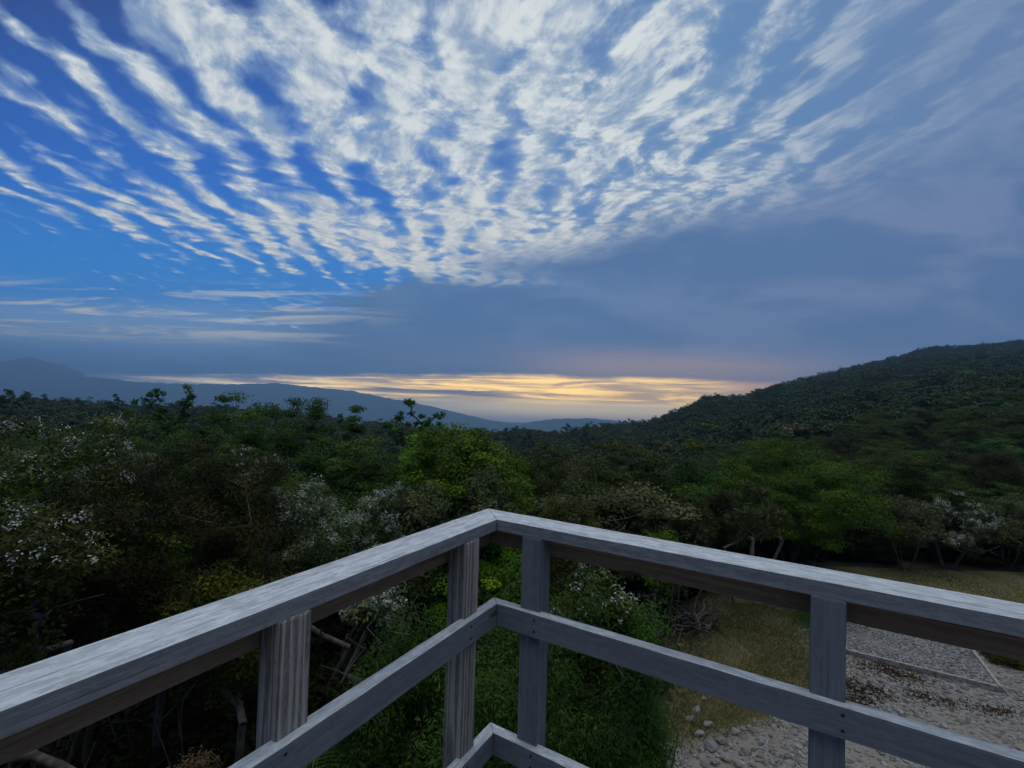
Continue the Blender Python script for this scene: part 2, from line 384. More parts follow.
principled(N, out, col, 0.95, n2, 0.5, 0.05); M['ground'] = m
go = link('ground', mesh_np('ground', V_, Q_, M['ground'], smooth=True)); tag(go, kind='structure')

# clearing surface: lawn, dry bank and gravel in one sheet 15 mm above the soil
def patch(name, x0, x1, y0, y1, step, inside, lift, mat):
    xs = np.arange(x0, x1 + step, step); ys = np.arange(y0, y1 + step, step)
    A, B = np.meshgrid(xs, ys, indexing='ij'); z = ground(A, B) + lift
    # snap sheet onto the coarse ground: keep it above by sampling the ground mesh resolution
    V = np.stack([A, B, z], -1).reshape(-1, 3); n_, m_ = A.shape
    id_ = np.arange(n_ * m_).reshape(n_, m_)
    q = np.stack([id_[:-1, :-1], id_[1:, :-1], id_[1:, 1:], id_[:-1, 1:]], -1).reshape(-1, 4)
    c = V[q].mean(1); keep = inside(c[:, 0], c[:, 1])
    q = q[keep]; used = np.unique(q); remap = -np.ones(len(V), int); remap[used] = np.arange(len(used))
    return link(name, mesh_np(name, V[used], remap[q], mat, smooth=True))
def in_clear(x, y):
    edge = vnoise(x, y, 1.1, 21) * 0.35
    left = 2.8 + sst(y, 7, 15) * 2.6 + edge
    backy = 17.2 + (x - 12) * 0.05 + edge
    return (x > left) & (y < backy) & (y > 1.5)
m, N, out = new_mat('clearing_ground')
geo = N.node('ShaderNodeNewGeometry').outputs['Position']; gxx, gyy, gzz = N.sep(geo)
b1 = N.noise(geo, 1.1, 6, 0.7, 0.4); b2 = N.noise(geo, 14.0, 5, 0.7); b3 = N.noise(geo, 4.0, 5, 0.65, 0.3)
grav = N.mix(b2, (0.10, 0.093, 0.083), (0.30, 0.28, 0.25))
grav = N.mix(N.ss(b3, 0.5, 0.66) * 0.6, grav, (0.20, 0.165, 0.12))
grass = N.mix(b2, (0.085, 0.085, 0.035), (0.21, 0.185, 0.09))
grass = N.mix(N.ss(b3, 0.45, 0.62) * 0.6, grass, (0.10, 0.08, 0.05))
gr1 = N.ss(gyy - (gxx - 8.0) * -0.05 + (b1 - 0.5) * 1.4, 13.2, 13.8)                  # lawn beyond the pad
gr2 = N.ss(gxx + (gyy - 11.0) * -0.3 + (b1 - 0.5) * 1.8, 7.7, 7.1) * N.ss(gyy - gxx * 0.1 + (b1 - 0.5) * 1.2, 8.4, 9.0)  # dry bank on the left
col = N.mix(gr1.max(gr2), grav, grass)
principled(N, out, col, 0.95, b2 + b3, 0.6, 0.04); M['clearing'] = m
gp = patch('gravel_clearing', 2.5, 32, 1.5, 19, 0.16, in_clear, 0.02, M['clearing']); tag(gp, kind='structure')

# ------------------------------------------------------------------ vegetation generator
def leaf_quads(rng, C, N_axis, L, Wd, nrm=None):
    """C centres, N_axis long-axis unit vectors, L lengths, Wd widths -> verts, faces"""
    n = len(C); ax = N_axis
    rv = rng.normal(size=(n, 3)); rv[:, 2] *= 0.5
    side = np.cross(ax, rv if nrm is None else nrm); side /= np.linalg.norm(side, axis=1, keepdims=True) + 1e-9
    a = C - ax * L[:, None] * 0.5; b = C + side * Wd[:, None] * 0.5; c = C + ax * L[:, None] * 0.5; d = C - side * Wd[:, None] * 0.5
    V = np.stack([a, b, c, d], 1).reshape(-1, 3); Q = np.arange(n * 4).reshape(n, 4)
    return V, Q
def crown_targets(rng, n, H, R, base, lobes=5, inner=0.5, topflat=1.0):
    out_ = []
    ph = rng.uniform(0, 6.28, (lobes, 2)); am = rng.uniform(0.08, 0.22, lobes); fr = rng.randint(1, 5, (lobes, 2))
    cz = H * (base + 1) / 2; hz = H * (1 - base) / 2
    while len(out_) < n:
        d = rng.normal(size=3); d /= np.linalg.norm(d)
        th = math.atan2(d[1], d[0]); ph_ = math.asin(d[2])
        k = 1 + sum(am[i] * math.sin(fr[i, 0] * th + ph[i, 0]) * math.cos(fr[i, 1] * ph_ + ph[i, 1]) for i in range(lobes))
        q = rng.uniform(inner ** 3, 1) ** (1 / 3) * k * 0.92
        hzz = hz * (topflat if d[2] > 0 else 1.0)
        out_.append((d[0] * R * q, d[1] * R * q, cz + d[2] * hzz * q))
    return np.array(out_)
def skeleton(rng, T, H, r_tip, trunks=1, lean=0.15, spreadb=0.12, base_r=None):
    P = []; par = []
    hs = H * 0.55
    for k in range(trunks):
        a = rng.uniform(0, 6.28); o = np.array([math.cos(a), math.sin(a), 0]) * (0.0 if trunks == 1 else spreadb)
        ln = rng.uniform(-lean, lean, 2) if trunks == 1 else np.array([math.cos(a), math.sin(a)]) * lean * rng.uniform(.7, 1.5)
        if k == 0: P.append(np.array([0, 0, -0.15])); par.append(-1)
        prev = 0; wob = rng.uniform(-1, 1, 2)
        for i in range(9):
            f = i / 8; p = o + np.array([ln[0] * f * hs + wob[0] * 0.05 * hs * math.sin(f * 4), ln[1] * f * hs + wob[1] * 0.05 * hs * math.sin(f * 3.3 + 1), f * hs])
            P.append(p); par.append(prev); prev = len(P) - 1
    ctr = np.array([0, 0, hs * 0.8]); order = np.argsort(np.linalg.norm(T - ctr, axis=1))
    ends = []
    for ti in order:
        t = T[ti]; A = np.array(P)
        dv = t - A; dist = np.linalg.norm(dv, axis=1) + np.maximum(0, 0.25 * H - A[:, 2]) * 3 + np.maximum(0, -dv[:, 2]) * 1.2
        j = int(np.argmin(dist)); p0 = A[j]; L = np.linalg.norm(t - p0); ns = max(2, int(L / (H * 0.07)))
        prev = j; bend = rng.normal(size=3) * L * 0.06; bend[2] = -abs(bend[2]) * .6
        for i in range(1, ns + 1):
            f = i / ns; P.append(p0 + (t - p0) * f + bend * math.sin(f * math.pi) + (rng.normal(size=3) * L * 0.012 if i < ns else 0)); par.append(prev); prev = len(P) - 1
        ends.append(prev)
    n = len(P); cnt = np.zeros(n)
    for e in ends: cnt[e] += 1
    for i in range(n - 1, -1, -1):
        if par[i] >= 0: cnt[par[i]] += cnt[i]
    cnt = np.maximum(cnt, 1); r = r_tip * cnt ** 0.46
    return np.array(P), np.array(par), r
def tubes(P, par, r, sides=5):
    Vs = []; Qs = []; off = 0
    ang = np.arange(sides) * 2 * math.pi / sides
    for i in range(len(P)):
        j = par[i]
        if j < 0: continue
        a, b = P[j], P[i]; d = b - a; L = np.linalg.norm(d)
        if L < 1e-5: continue
        d = d / L; s = np.cross(d, [0.3, 0.9, 0.2] if abs(d[1]) < 0.9 else [1, 0, 0]); s /= np.linalg.norm(s); t = np.cross(d, s)
        ra = min(r[j], r[i] * 1.6); rb = r[i]
        ring = np.cos(ang)[:, None] * s + np.sin(ang)[:, None] * t
        Vs.append(a - d * ra * .3 + ring * ra); Vs.append(b + ring * rb)
        k = np.arange(sides); k2 = (k + 1) % sides
        Qs.append(np.stack([k, k2, k2 + sides, k + sides], -1) + off); off += 2 * sides
    return np.concatenate(Vs), np.concatenate(Qs)
def leaves_at(rng, T, per, rc, L, asp, flat=0.6, upbias=0.3, outbias=0.6, ctr=(0, 0, 0), jit=0.35):
    n = len(T) * per
    ci = np.repeat(np.arange(len(T)), per)
    sz = rng.uniform(0.65, 1.35, len(T))[ci]
    o = rng.normal(size=(n, 3)); rr_ = np.linalg.norm(o, axis=1, keepdims=True); o = o / rr_ * (rng.uniform(0, 1, (n, 1)) ** 0.45)
    o *= (rc * sz)[:, None]; o[:, 2] *= flat
    C = T[ci] + o
    od = C - np.array(ctr); od /= np.linalg.norm(od, axis=1, keepdims=True) + 1e-9
    ax = rng.normal(size=(n, 3)) * 0.8 + od * outbias + np.array([0, 0, upbias]); ax /= np.linalg.norm(ax, axis=1, keepdims=True)
    Ls = L * rng.uniform(1 - jit, 1 + jit, n)
    oh = o / (np.linalg.norm(o, axis=1, keepdims=True) + 1e-9)
    nrm = oh * 0.75 + od * 0.3 + rng.normal(size=(n, 3)) * 0.30 + np.array([0, 0, 0.75]); nrm /= np.linalg.norm(nrm, axis=1, keepdims=True)
    ax = ax - nrm * (ax * nrm).sum(1, keepdims=True) * 0.8; ax /= np.linalg.norm(ax, axis=1, keepdims=True) + 1e-9
    V, Q = leaf_quads(rng, C, ax, Ls, Ls * asp, nrm)
    ct = rng.uniform(0, 1, len(T))[ci]; tint = np.clip(ct * 0.78 + rng.uniform(0, 1, n) * 0.22, 0, 1)
    return V, Q, np.repeat(tint, 4)
SPEC = {}; SPECP = {}
def species(key, seed, H, R, base, n, per, *a, **k):
    SPECP[key] = (seed, H, R, base, n, per, a, k); grow(key, key, seed, H, R, base, n, per, *a, **k)
def grow_own(key, H, R, seed, full=False):
    sd_, H0, R0, base, n, per, a, k = SPECP[key]
    hc = min(H * (1 - base), (2.3 if not full else 9) * R); b2_ = 1 - hc / H
    f = (R * hc) / (R0 * H0 * (1 - base)); f = min(max(f, 0.35), 2.2)
    k = dict(k); k['twigs'] = int(k.get('twigs', 0) * f ** .5)
    nm = '%s_own%d' % (key, seed); grow(nm, key, seed, H, R, b2_, int(n * f), per, *a, **k); return nm
def grow(key, leafkey, seed, H, R, base, n, per, rc, L, asp, leaf, bark='bark', trunks=1, flat=0.6, up=0.3, outb=0.6, inner=0.5, r_tip=0.008, lean=0.12,
            blossom=None, topflat=1.0, twigs=0, sides=5):
    rng = np.random.RandomState(seed)
    T = crown_targets(rng, n, H, R, base, inner=inner, topflat=topflat)
    allT = T
    if twigs: allT = np.concatenate([T, crown_targets(rng, twigs, H, R * 1.04, max(0.05, base - .3), inner=0.2)])
    P, par, r = skeleton(rng, allT, H, r_tip, trunks, lean)
    V, Q = tubes(P, par, r, sides)
    tm = mesh_np(key + '_trunk', V, Q, M[bark], smooth=True)
    ctr = (0, 0, H * (base + 1) / 2 - H * 0.15)
    V, Q, tn = leaves_at(rng, T, per, rc, L, asp, flat, up, outb, ctr)
    cm = mesh_np(key + '_crown', V, Q, M[leaf], tn)
    bm_ = None
    if blossom:
        frac, bper, bl, mat = blossom
        w = (T[:, 2] - T[:, 2].min()) / np.ptp(T[:, 2]) + 0.4 * np.linalg.norm(T[:, :2], axis=1) / R
        k = np.argsort(-w + rng.uniform(0, 0.5, len(T)))[:int(len(T) * frac)]
        BT = []
        for q in k:
            for _ in range(4):
                o = rng.normal(size=3); o /= np.linalg.norm(o); o[2] = abs(o[2]) * .8; BT.append(T[q] + o * rc * rng.uniform(.5, .95) * np.array([1, 1, flat + .15]))
        BT = np.array(BT)
        V, Q, tn = leaves_at(rng, BT, bper, bl * 2.2, bl, 0.55, 0.9, 0.5, 0.5, ctr)
        bm_ = mesh_np(key + '_blossom', V, Q, M[mat], tn)
    SPEC[key] = (H, R, tm, cm, bm_)
USED = {}
def plant(key, x, y, h, w=None, label=None, cat='tree', group=None, name=None, rz=None, zoff=0.0, tilt=0.0):
    H, R, tm, cm, bm_ = SPEC[key]
    e = empty(name or 'tree', (x, y, gz(x, y) - 0.06 + zoff), rz if rz is not None else RNG.uniform(0, 6.28))
    sx = (w / (2 * R)) if w else h / H
    e.scale = (sx, sx, h / H); e.rotation_euler.x = tilt
    tag(e, label, cat, group)
    link('trunk', tm, e); link('crown', cm, e)
    if bm_: link('blossom', bm_, e)
    return e
RNG = random.Random(11)
OWN = [0]
def plant_px(key, px, pytop, Y, wpx=None, full=False, **kw):
    """crown top seen toward (px, pytop) at forward distance Y; wpx = crown width as a fraction of the view at that distance"""
    p = at(px, pytop, Y); h = p.z - gz(p.x, Y)
    h = max(h, 0.4)
    if key in SPECP:
        OWN[0] += 1; R_ = wpx / F_PX * Y / 2; hn = h / 1.0; key = grow_own(key, hn, R_, 200 + OWN[0], full)
        # the crown's real top decides the scale, kept uniform
        top = max(v.co.z for v in SPEC[key][3].vertices); SPEC[key] = (top,) + SPEC[key][1:]
        return plant(key, p.x, Y, h, None, **kw)
    top = max(v.co.z for v in SPEC[key][3].vertices)
    return plant(key, p.x, Y, h * SPEC[key][0] / top, None, **kw)

Q1 = 1.0
species('dark_kanuka', 1, 6.0, 2.3, 0.42, 160, 480, 0.42, 0.07, 0.26, 'kanuka', bark='bark', trunks=5, flat=0.85, up=0.9, inner=0.45, twigs=24, r_tip=0.006, lean=0.22)
species('deep_dome', 2, 6.0, 3.0, 0.25, 260, 260, 0.52, 0.11, 0.48, 'deep', trunks=2, flat=0.42, up=0.15, inner=0.62, twigs=30, lean=0.2)
species('bright_tree', 3, 6.0, 2.3, 0.18, 210, 280, 0.46, 0.10, 0.5, 'green', trunks=1, flat=0.55, up=0.3, inner=0.6)
species('spreading', 4, 5.0, 3.3, 0.22, 270, 270, 0.55, 0.09, 0.45, 'spread', trunks=3, flat=0.4, up=0.1, inner=0.55, lean=0.3, twigs=20)
species('silver_bush', 5, 3.2, 1.3, 0.3, 90, 150, 0.26, 0.07, 0.42, 'greygreen', trunks=4, flat=0.8, up=0.4, inner=0.6, blossom=(0.85, 20, 0.045, 'silver'), twigs=30, lean=0.35)
species('blossom_bush', 6, 4.5, 1.5, 0.3, 110, 170, 0.30, 0.075, 0.40, 'olive', trunks=4, flat=0.8, up=0.4, inner=0.5, blossom=(0.30, 16, 0.040, 'blossom'), twigs=60, lean=0.3)
species('feather_bush', 7, 4.0, 1.2, 0.08, 190, 480, 0.30, 0.055, 0.26, 'deep', trunks=5, flat=1.0, up=1.0, inner=0.4, lean=0.2, twigs=20)
species('lime_bush', 8, 2.6, 1.0, 0.06, 110, 200, 0.26, 0.06, 0.34, 'green', trunks=4, flat=0.9, up=0.9, inner=0.45, lean=0.2)
species('yellow_bush', 9, 2.0, 1.0, 0.05, 80, 170, 0.26, 0.065, 0.4, 'yellow', trunks=4, flat=0.7, up=0.7, inner=0.4, lean=0.2)
species('grey_tree', 10, 5.0, 1.7, 0.35, 110, 190, 0.42, 0.10, 0.4, 'greygreen', trunks=3, flat=0.6, up=0.3, inner=0.5, twigs=50, lean=0.3)
species('olive_tree', 12, 6.0, 2.1, 0.32, 140, 260, 0.48, 0.10, 0.38, 'olive', trunks=3, flat=0.5, up=0.4, inner=0.5, twigs=50, lean=0.25)
species('olive_tree_b', 13, 6.0, 2.5, 0.38, 140, 170, 0.52, 0.13, 0.38, 'olive', bark='pale_bark', trunks=4, flat=0.4, up=0.3, inner=0.5, twigs=70, lean=0.32)
species('deep_tree', 14, 6.0, 2.2, 0.25, 140, 250, 0.50, 0.11, 0.45, 'deep', trunks=2, flat=0.45, up=0.2, inner=0.55, twigs=20)
species('rust_bush', 15, 1.2, 0.8, 0.05, 60, 130, 0.2, 0.05, 0.4, 'rust', trunks=4, flat=0.7, up=0.6, inner=0.4)
species('bare_bush', 16, 3.4, 1.2, 0.3, 14, 60, 0.2, 0.05, 0.4, 'kanuka', bark='bark', trunks=4, flat=0.7, up=0.6, inner=0.3, twigs=150, lean=0.3, r_tip=0.0017)

# pompon tree: bare limbs each ending in a round leaf ball
def pompon(key, seed, H, ends, leaf):
    rng = np.random.RandomState(seed); T = np.array(ends, float)
    P, par, r = skeleton(rng, T, H * 0.8, 0.02, 1, 0.02)
    V, Q = tubes(P, par, r); tm = mesh_np(key + '_trunk', V, Q, M['bark'], smooth=True)
    Vs, Qs, ts = [], [], []; off = 0
    ex = []
    for e in ends:
        ex += [tuple(np.array(e) + rng.normal(size=3) * np.array([.13, .13, .13])) for _ in range(3)] + [tuple(np.array(e) * np.array([.82, .82, 1]) - np.array([0, 0, .22]) + rng.normal(size=3) * .08)]
    for e in ex:
        V, Q, t = leaves_at(rng, np.array([e]), 42, 0.15, 0.12, 0.42, 0.8, 0.5, 1.2, np.array(e)); Vs.append(V); Qs.append(Q + off); off += len(V); ts.append(t)
    V2, Q2, t2 = leaves_at(rng, crown_targets(rng, 60, H * 0.70, 1.1, 0.2), 90, 0.45, 0.16, 0.4, 0.5); Vs.append(V2); Qs.append(Q2 + off); ts.append(t2)
    SPEC[key] = (H, 1.5, tm, mesh_np(key + '_crown', np.concatenate(Vs), np.concatenate(Qs), M[leaf], np.concatenate(ts)), None)
pompon('pompon_tree', 31, 8.0, [(x * .62, y, z) for x, y, z in [(-1.45, 0, 6.95), (-1.0, .3, 7.25), (-.75, -.2, 6.7), (-.35, .1, 7.85), (-.2, 0, 7.3), (.25, .2, 7.0), (.8, 0, 7.1), (1.25, -.2, 7.25), (1.55, 0, 6.9), (.75, .3, 6.6), (-1.2, .1, 6.4), (.1, 0, 6.5), (-.4, 0, 6.2), (1.2, 0, 6.3)]], 'deep')
pompon('forked_tree', 32, 8.0, [(x * .85, y, z) for x, y, z in [(-.85, 0, 7.85), (-.65, .1, 7.5), (-1.0, 0, 7.35), (-.6, 0, 7.05), (-.35, 0, 6.8), (-.1, 0, 6.6), (.3, 0, 6.65), (.55, 0, 6.95), (.62, 0, 7.3), (.72, 0.1, 7.65), (.85, 0, 7.5), (.1, 0, 6.3), (-.2, .1, 6.1)]], 'deep')

# tree fern with arching fronds
def tree_fern(seed, H=2.6, n=15, fl=1.0):
    rng = np.random.RandomState(seed); Vs = []; Qs = []; off = 0
    for k in range(n):
        a = k / n * 2 * math.pi + rng.uniform(-.2, .2); L = fl * rng.uniform(.8, 1.15); rise = rng.uniform(.25, .6); d = np.array([math.cos(a), math.sin(a), 0]); s = np.array([-d[1], d[0], 0])
        pts = [np.array([0, 0, H]) + d * L * f + np.array([0, 0, L * (rise * f - .95 * f * f)]) for f in np.linspace(0, 1, 16)]
        for i in range(1, 16):
            p = pts[i]; w = 0.30 * math.sin(min(1, i / 15 * 1.0) * math.pi * .95 + .12) + .03; tv = pts[i] - pts[i - 1]
            for sg in (-1, 1):
                for h in (0, .5):
                    b = p + tv * h; e = b + s * sg * w + tv * .6 + np.array([0, 0, -.10 * w])
                    Vs += [b, b + tv * .35 + s * sg * w * .5, e, b - tv * .02 + s * sg * w * .5]; Qs.append([off, off + 1, off + 2, off + 3]); off += 4
    tv = np.random.RandomState(1).uniform(0, 1, len(Qs)).repeat(4)
    cm = mesh_np('fern_fronds', np.array(Vs), np.array(Qs), M['deep'], tv)
    P = np.array([[0.02 * math.sin(i), 0, H * i / 8] for i in range(9)]); V, Q = tubes(P, np.arange(-1, 8), np.full(9, .07), 8)
    SPEC['tree_fern'] = (H, fl, mesh_np('fern_trunk', V, Q, M['bark'], smooth=True), cm, None)
tree_fern(5)

# tufted tree with curving pale trunks
def tufted(key, seed, H=4.0):
    rng = np.random.RandomState(seed); T = crown_targets(rng, 46, H, 1.6, 0.55, inner=0.4)
    P, par, r = skeleton(rng, T, H, 0.016, 4, 0.42, 0.3); V, Q = tubes(P, par, r, 6); tm = mesh_np(key + '_trunk', V, Q, M['pale_bark'], smooth=True)
    n = 46 * 80; ci = np.repeat(np.arange(46), 80); ax = rng.normal(size=(n, 3)); ax[:, 2] = ax[:, 2] * .6 + .35; ax /= np.linalg.norm(ax, axis=1, keepdims=True)
    C = T[ci] + ax * 0.17; L = rng.uniform(.26, .4, n); V, Q = leaf_quads(rng, C, ax, L, L * .14)
    tn = np.clip(rng.uniform(0, 1, 46)[ci] * .5 + rng.uniform(0, .5, n), 0, 1).repeat(4)
    SPEC[key] = (H, 1.6, tm, mesh_np(key + '_crown', V, Q, M['greygreen'], tn), None)
tufted('tufted_tree', 41)

# ---- foreground plants, each with its own label
P_ = plant_px
P_('blossom_bush', 42, 408, 7.4, 185, label='tall shrub with white flower clusters at the far left edge', cat='shrub', name='flowering_shrub', rz=0.4)
P_('blossom_bush', 20, 490, 5.6, 120, label='lower white-flowered bush below the tall one at the left edge', cat='shrub', name='flowering_shrub', rz=2.2)
P_('dark_kanuka', 178, 432, 8.2, 225, label='large brown-green fine-leaved tree with many thin trunks, left', cat='tree', name='tea_tree', rz=1.0)
P_('dark_kanuka', 70, 470, 7.2, 150, label='dark fine-leaved tree between white shrub and large brown one', cat='tree', name='tea_tree', rz=3.0)
P_('silver_bush', 128, 436, 12.5, 80, label='pale silvery bush behind the large brown-green tree', cat='shrub', name='silver_shrub', rz=2.0)
P_('blossom_bush', 250, 440, 9.6, 90, label='tall narrow shrub with pale blossom right of the brown-green tree', cat='shrub', name='flowering_shrub', rz=5.0)
P_('silver_bush', 312, 472, 9.4, 78, label='silvery white bush with grey twigs left of the rounded one', cat='shrub', name='silver_shrub', rz=0.7)
P_('silver_bush', 384, 477, 11.5, 72, label='rounded silver-grey bush left of the bright green tree', cat='shrub', name='silver_shrub', rz=3.9)
P_('deep_dome', 288, 390, 18.0, 205, label='broad dark green domed tree rising above the skyline', cat='tree', name='domed_tree', rz=1.0)
P_('deep_dome', 372, 430, 16.5, 115, label='smaller rounded green tree right of the broad domed one', cat='tree', name='domed_tree', rz=4.0)
P_('deep_tree', 150, 408, 22.0, 190, label='mid green spreading tree under the forked treetop', cat='tree', name='broadleaf_tree', rz=2.0)
P_('deep_tree', 228, 404, 21.0, 110, label='green leafy tree joining the broad dome on its left', cat='tree', name='broadleaf_tree', rz=2.6)
P_('forked_tree', 172, 381, 21.0, 95, label='tall tree with a forked top silhouetted against far mountains', cat='tree', name='forked_tree', rz=0.0)
P_('pompon_tree', 416, 397, 22.0, 75, label='open tree with round leaf tufts standing above the canopy', cat='tree', name='tufted_treetop', rz=0.0)
P_('bright_tree', 470, 420, 14.0, 118, label='bright green leafy tree behind the railing corner', cat='tree', name='bright_green_tree', rz=1.2)
P_('bright_tree', 434, 430, 16.0, 80, label='bright green treetop just left of the brightest tree', cat='tree', name='bright_green_tree', rz=3.2)
P_('grey_tree', 488, 462, 12.5, 58, label='grey-green tree in front of the bright green one', cat='tree', name='grey_green_tree', rz=1.5)
P_('grey_tree', 428, 480, 12.0, 50, label='narrow grey-green shrub beside the rounded silver bush', cat='shrub', name='grey_green_shrub', rz=2.5)
P_('olive_tree', 540, 438, 19.0, 110, label='olive green tree right of the bright green tree', cat='tree', name='olive_green_tree', rz=1.5)
P_('olive_tree_b', 597, 450, 15.5, 105, label='olive tree with pale bare limbs showing through its crown', cat='tree', name='olive_green_tree', rz=0.2)
P_('olive_tree_b', 640, 436, 17.0, 130, label='dense olive tree below the foot of the hill', cat='tree', name='olive_green_tree', rz=2.4)
P_('deep_tree', 690, 452, 16.5, 80, label='dark tree between the olive trees and the spreading green tree', cat='tree', name='dark_tree', rz=2.4)
P_('spreading', 792, 434, 17.4, 175, full=True, label='wide spreading green tree with layered crown at the lawn edge', cat='tree', name='spreading_tree', rz=0.6)
P_('tufted_tree', 742, 478, 14.2, 92, label='grey tufted tree with curved pale trunks, in front of spreading tree', cat='tree', name='tufted_tree', rz=0.6)
P_('tufted_tree', 672, 490, 13.6, 56, label='small grey tufted tree left of the curved pale trunks', cat='tree', name='tufted_tree', rz=2.6)
P_('yellow_bush', 566, 492, 10.8, 80, label='yellow-green bush just behind the railing corner', cat='shrub', name='yellow_green_shrub', rz=1.0)
P_('lime_bush', 668, 524, 11.2, 46, label='small lime green bush right of the railing corner', cat='shrub', name='lime_shrub', rz=1.0)
P_('yellow_bush', 232, 562, 7.0, 110, label='low yellow-green bush under the large brown-green tree', cat='shrub', name='yellow_green_shrub', rz=2.0)
P_('feather_bush', 520, 560, 4.7, 190, full=True, label='feathery green bush directly below the railing corner', cat='shrub', name='feathery_bush', rz=1.0)
P_('feather_bush', 600, 585, 5.2, 120, full=True, label='feathery green bush right of the corner posts', cat='shrub', name='feathery_bush', rz=3.0)
P_('feather_bush', 632, 592, 6.0, 70, full=True, label='light green bush beside the dry grass bank', cat='shrub', name='lime_shrub', rz=4.0)
P_('blossom_bush', 592, 556, 5.9, 95, label='bush with a trail of white blossom seen through the right railing', cat='shrub', name='flowering_shrub', rz=1.9)
P_('feather_bush', 400, 590, 5.4, 120, full=True, label='green bush seen through the left railing beside the corner', cat='shrub', name='feathery_bush', rz=5.0)
P_('silver_bush', 372, 545, 7.0, 70, label='small white-dotted bush peeping over the left rail', cat='shrub', name='silver_shrub', rz=1.6)
P_('bare_bush', 392, 560, 6.4, 100, label='bare grey twiggy bush behind the left railing', cat='shrub', name='bare_shrub', rz=1.6)
P_('bare_bush', 664, 560, 8.8, 60, label='bare dark twigs between light green bush and dry bank', cat='shrub', name='bare_shrub', rz=0.6)
P_('tree_fern', 372, 712, 5.6, 150, label='tree fern with arching fronds below the left railing', cat='tree fern', name='tree_fern', rz=0.6)
P_('rust_bush', 192, 750, 4.6, 30, label='small rusty brown bush at the bottom left below the railing', cat='shrub', name='rusty_shrub', rz=0.6)
P_('yellow_bush', 1006, 655, 11.2, 44, label='low yellow-green bush beside the right end of the gravel pad', cat='shrub', name='yellow_green_shrub', rz=1.5)
for i, (px, py, Y, w, lb) in enumerate([(905, 492, 17.2, 70, 'grey-green shrub at the lawn edge beside the spreading tree'), (948, 488, 17.8, 90, 'pale-topped grey-green shrub, middle of the row behind the lawn'),
                                        (1005, 490, 18.0, 80, 'grey-green shrub behind the lawn at the right edge'), (1062, 488, 18.4, 90, 'grey-green shrub behind the lawn, last at the right')]):
    P_('silver_bush' if i == 1 else 'grey_tree', px, py, Y, w, label=lb, cat='shrub', name='grey_green_shrub', rz=i * 1.3)
for px, py, w in ((962, 414, 26), (905, 424, 22), (990, 452, 44)):
    Y = {414: 150, 424: 118, 452: 74}[py]
    p = at(px, py, Y); g = gz(p.x, Y)
    plant('yellow_bush' if py == 452 else 'bright_tree', p.x, Y, 5.0, w / F_PX * Y, zoff=max(0, p.z - g - 5.0) * 0, label={414: 'round bright green tree standing highest on the dark hillside', 424: 'small green treetop left of the highest green one on the hillside', 452: 'wide yellow-green treetop low on the hillside at right'}[py], cat='tree', name='hillside_tree')

# ---- middle forest: individual trees on the valley floor
mid = []
r2 = np.random.RandomState(77)
keys = ['olive_tree', 'olive_tree_b', 'deep_tree', 'deep_tree', 'dark_kanuka', 'grey_tree', 'spreading', 'olive_tree', 'bright_tree']
tries = 0
while len(mid) < 215 and tries < 20000:
    tries += 1
    u = r2.uniform(-1.2, 1.15); Y = 12 + 52 * r2.uniform(0, 1) ** 0.75; x = u * Y
    if u > 0.28 and Y < 19.0 and in_clear(np.array(x), np.array(min(Y, 17.0))): continue
    if u > 0.3 and Y < 18.6: continue
    if bool(in_clear(np.array(x + 1.8), np.array(Y))): continue
    sp = 2.4 + Y * 0.03
    if any((x - a) ** 2 + (Y - b) ** 2 < sp * sp for a, b in mid): continue
    mid.append((x, Y))
    k = keys[r2.randint(len(keys))] if (r2.uniform() > 0.10 or u > 0.0 or Y > 30) else 'silver_bush'
    if u > 0.25 and k in ('spreading', 'bright_tree'): k = 'olive_tree'
    hh = r2.uniform(3.6, 5.4); S = float(np.interp(u, _u, _s))
    hh = min(hh, (S - 0.065) * Y - gz(x, Y)) if Y > 20 else min(hh, (-0.16) * Y - gz(x, Y))
    if hh < 1.5: continue
    desc = {'olive_tree': 'olive green bush tree in the valley canopy', 'olive_tree_b': 'olive tree with pale limbs in the valley canopy', 'deep_tree': 'dark green tree in the valley canopy',
            'dark_kanuka': 'brownish fine-leaved tree in the valley canopy', 'grey_tree': 'grey-green tree in the valley canopy', 'spreading': 'flat-crowned green tree in the valley canopy',
            'bright_tree': 'fresh green tree in the valley canopy', 'silver_bush': 'silvery bush in the valley canopy'}[k]
    plant(k, x, Y, hh, hh * r2.uniform(0.8, 1.15), label=desc, cat='tree', group=desc.replace(' in the', 's in the').replace('bushs', 'bushes').replace('trees trees', 'trees'), name='canopy_tree')

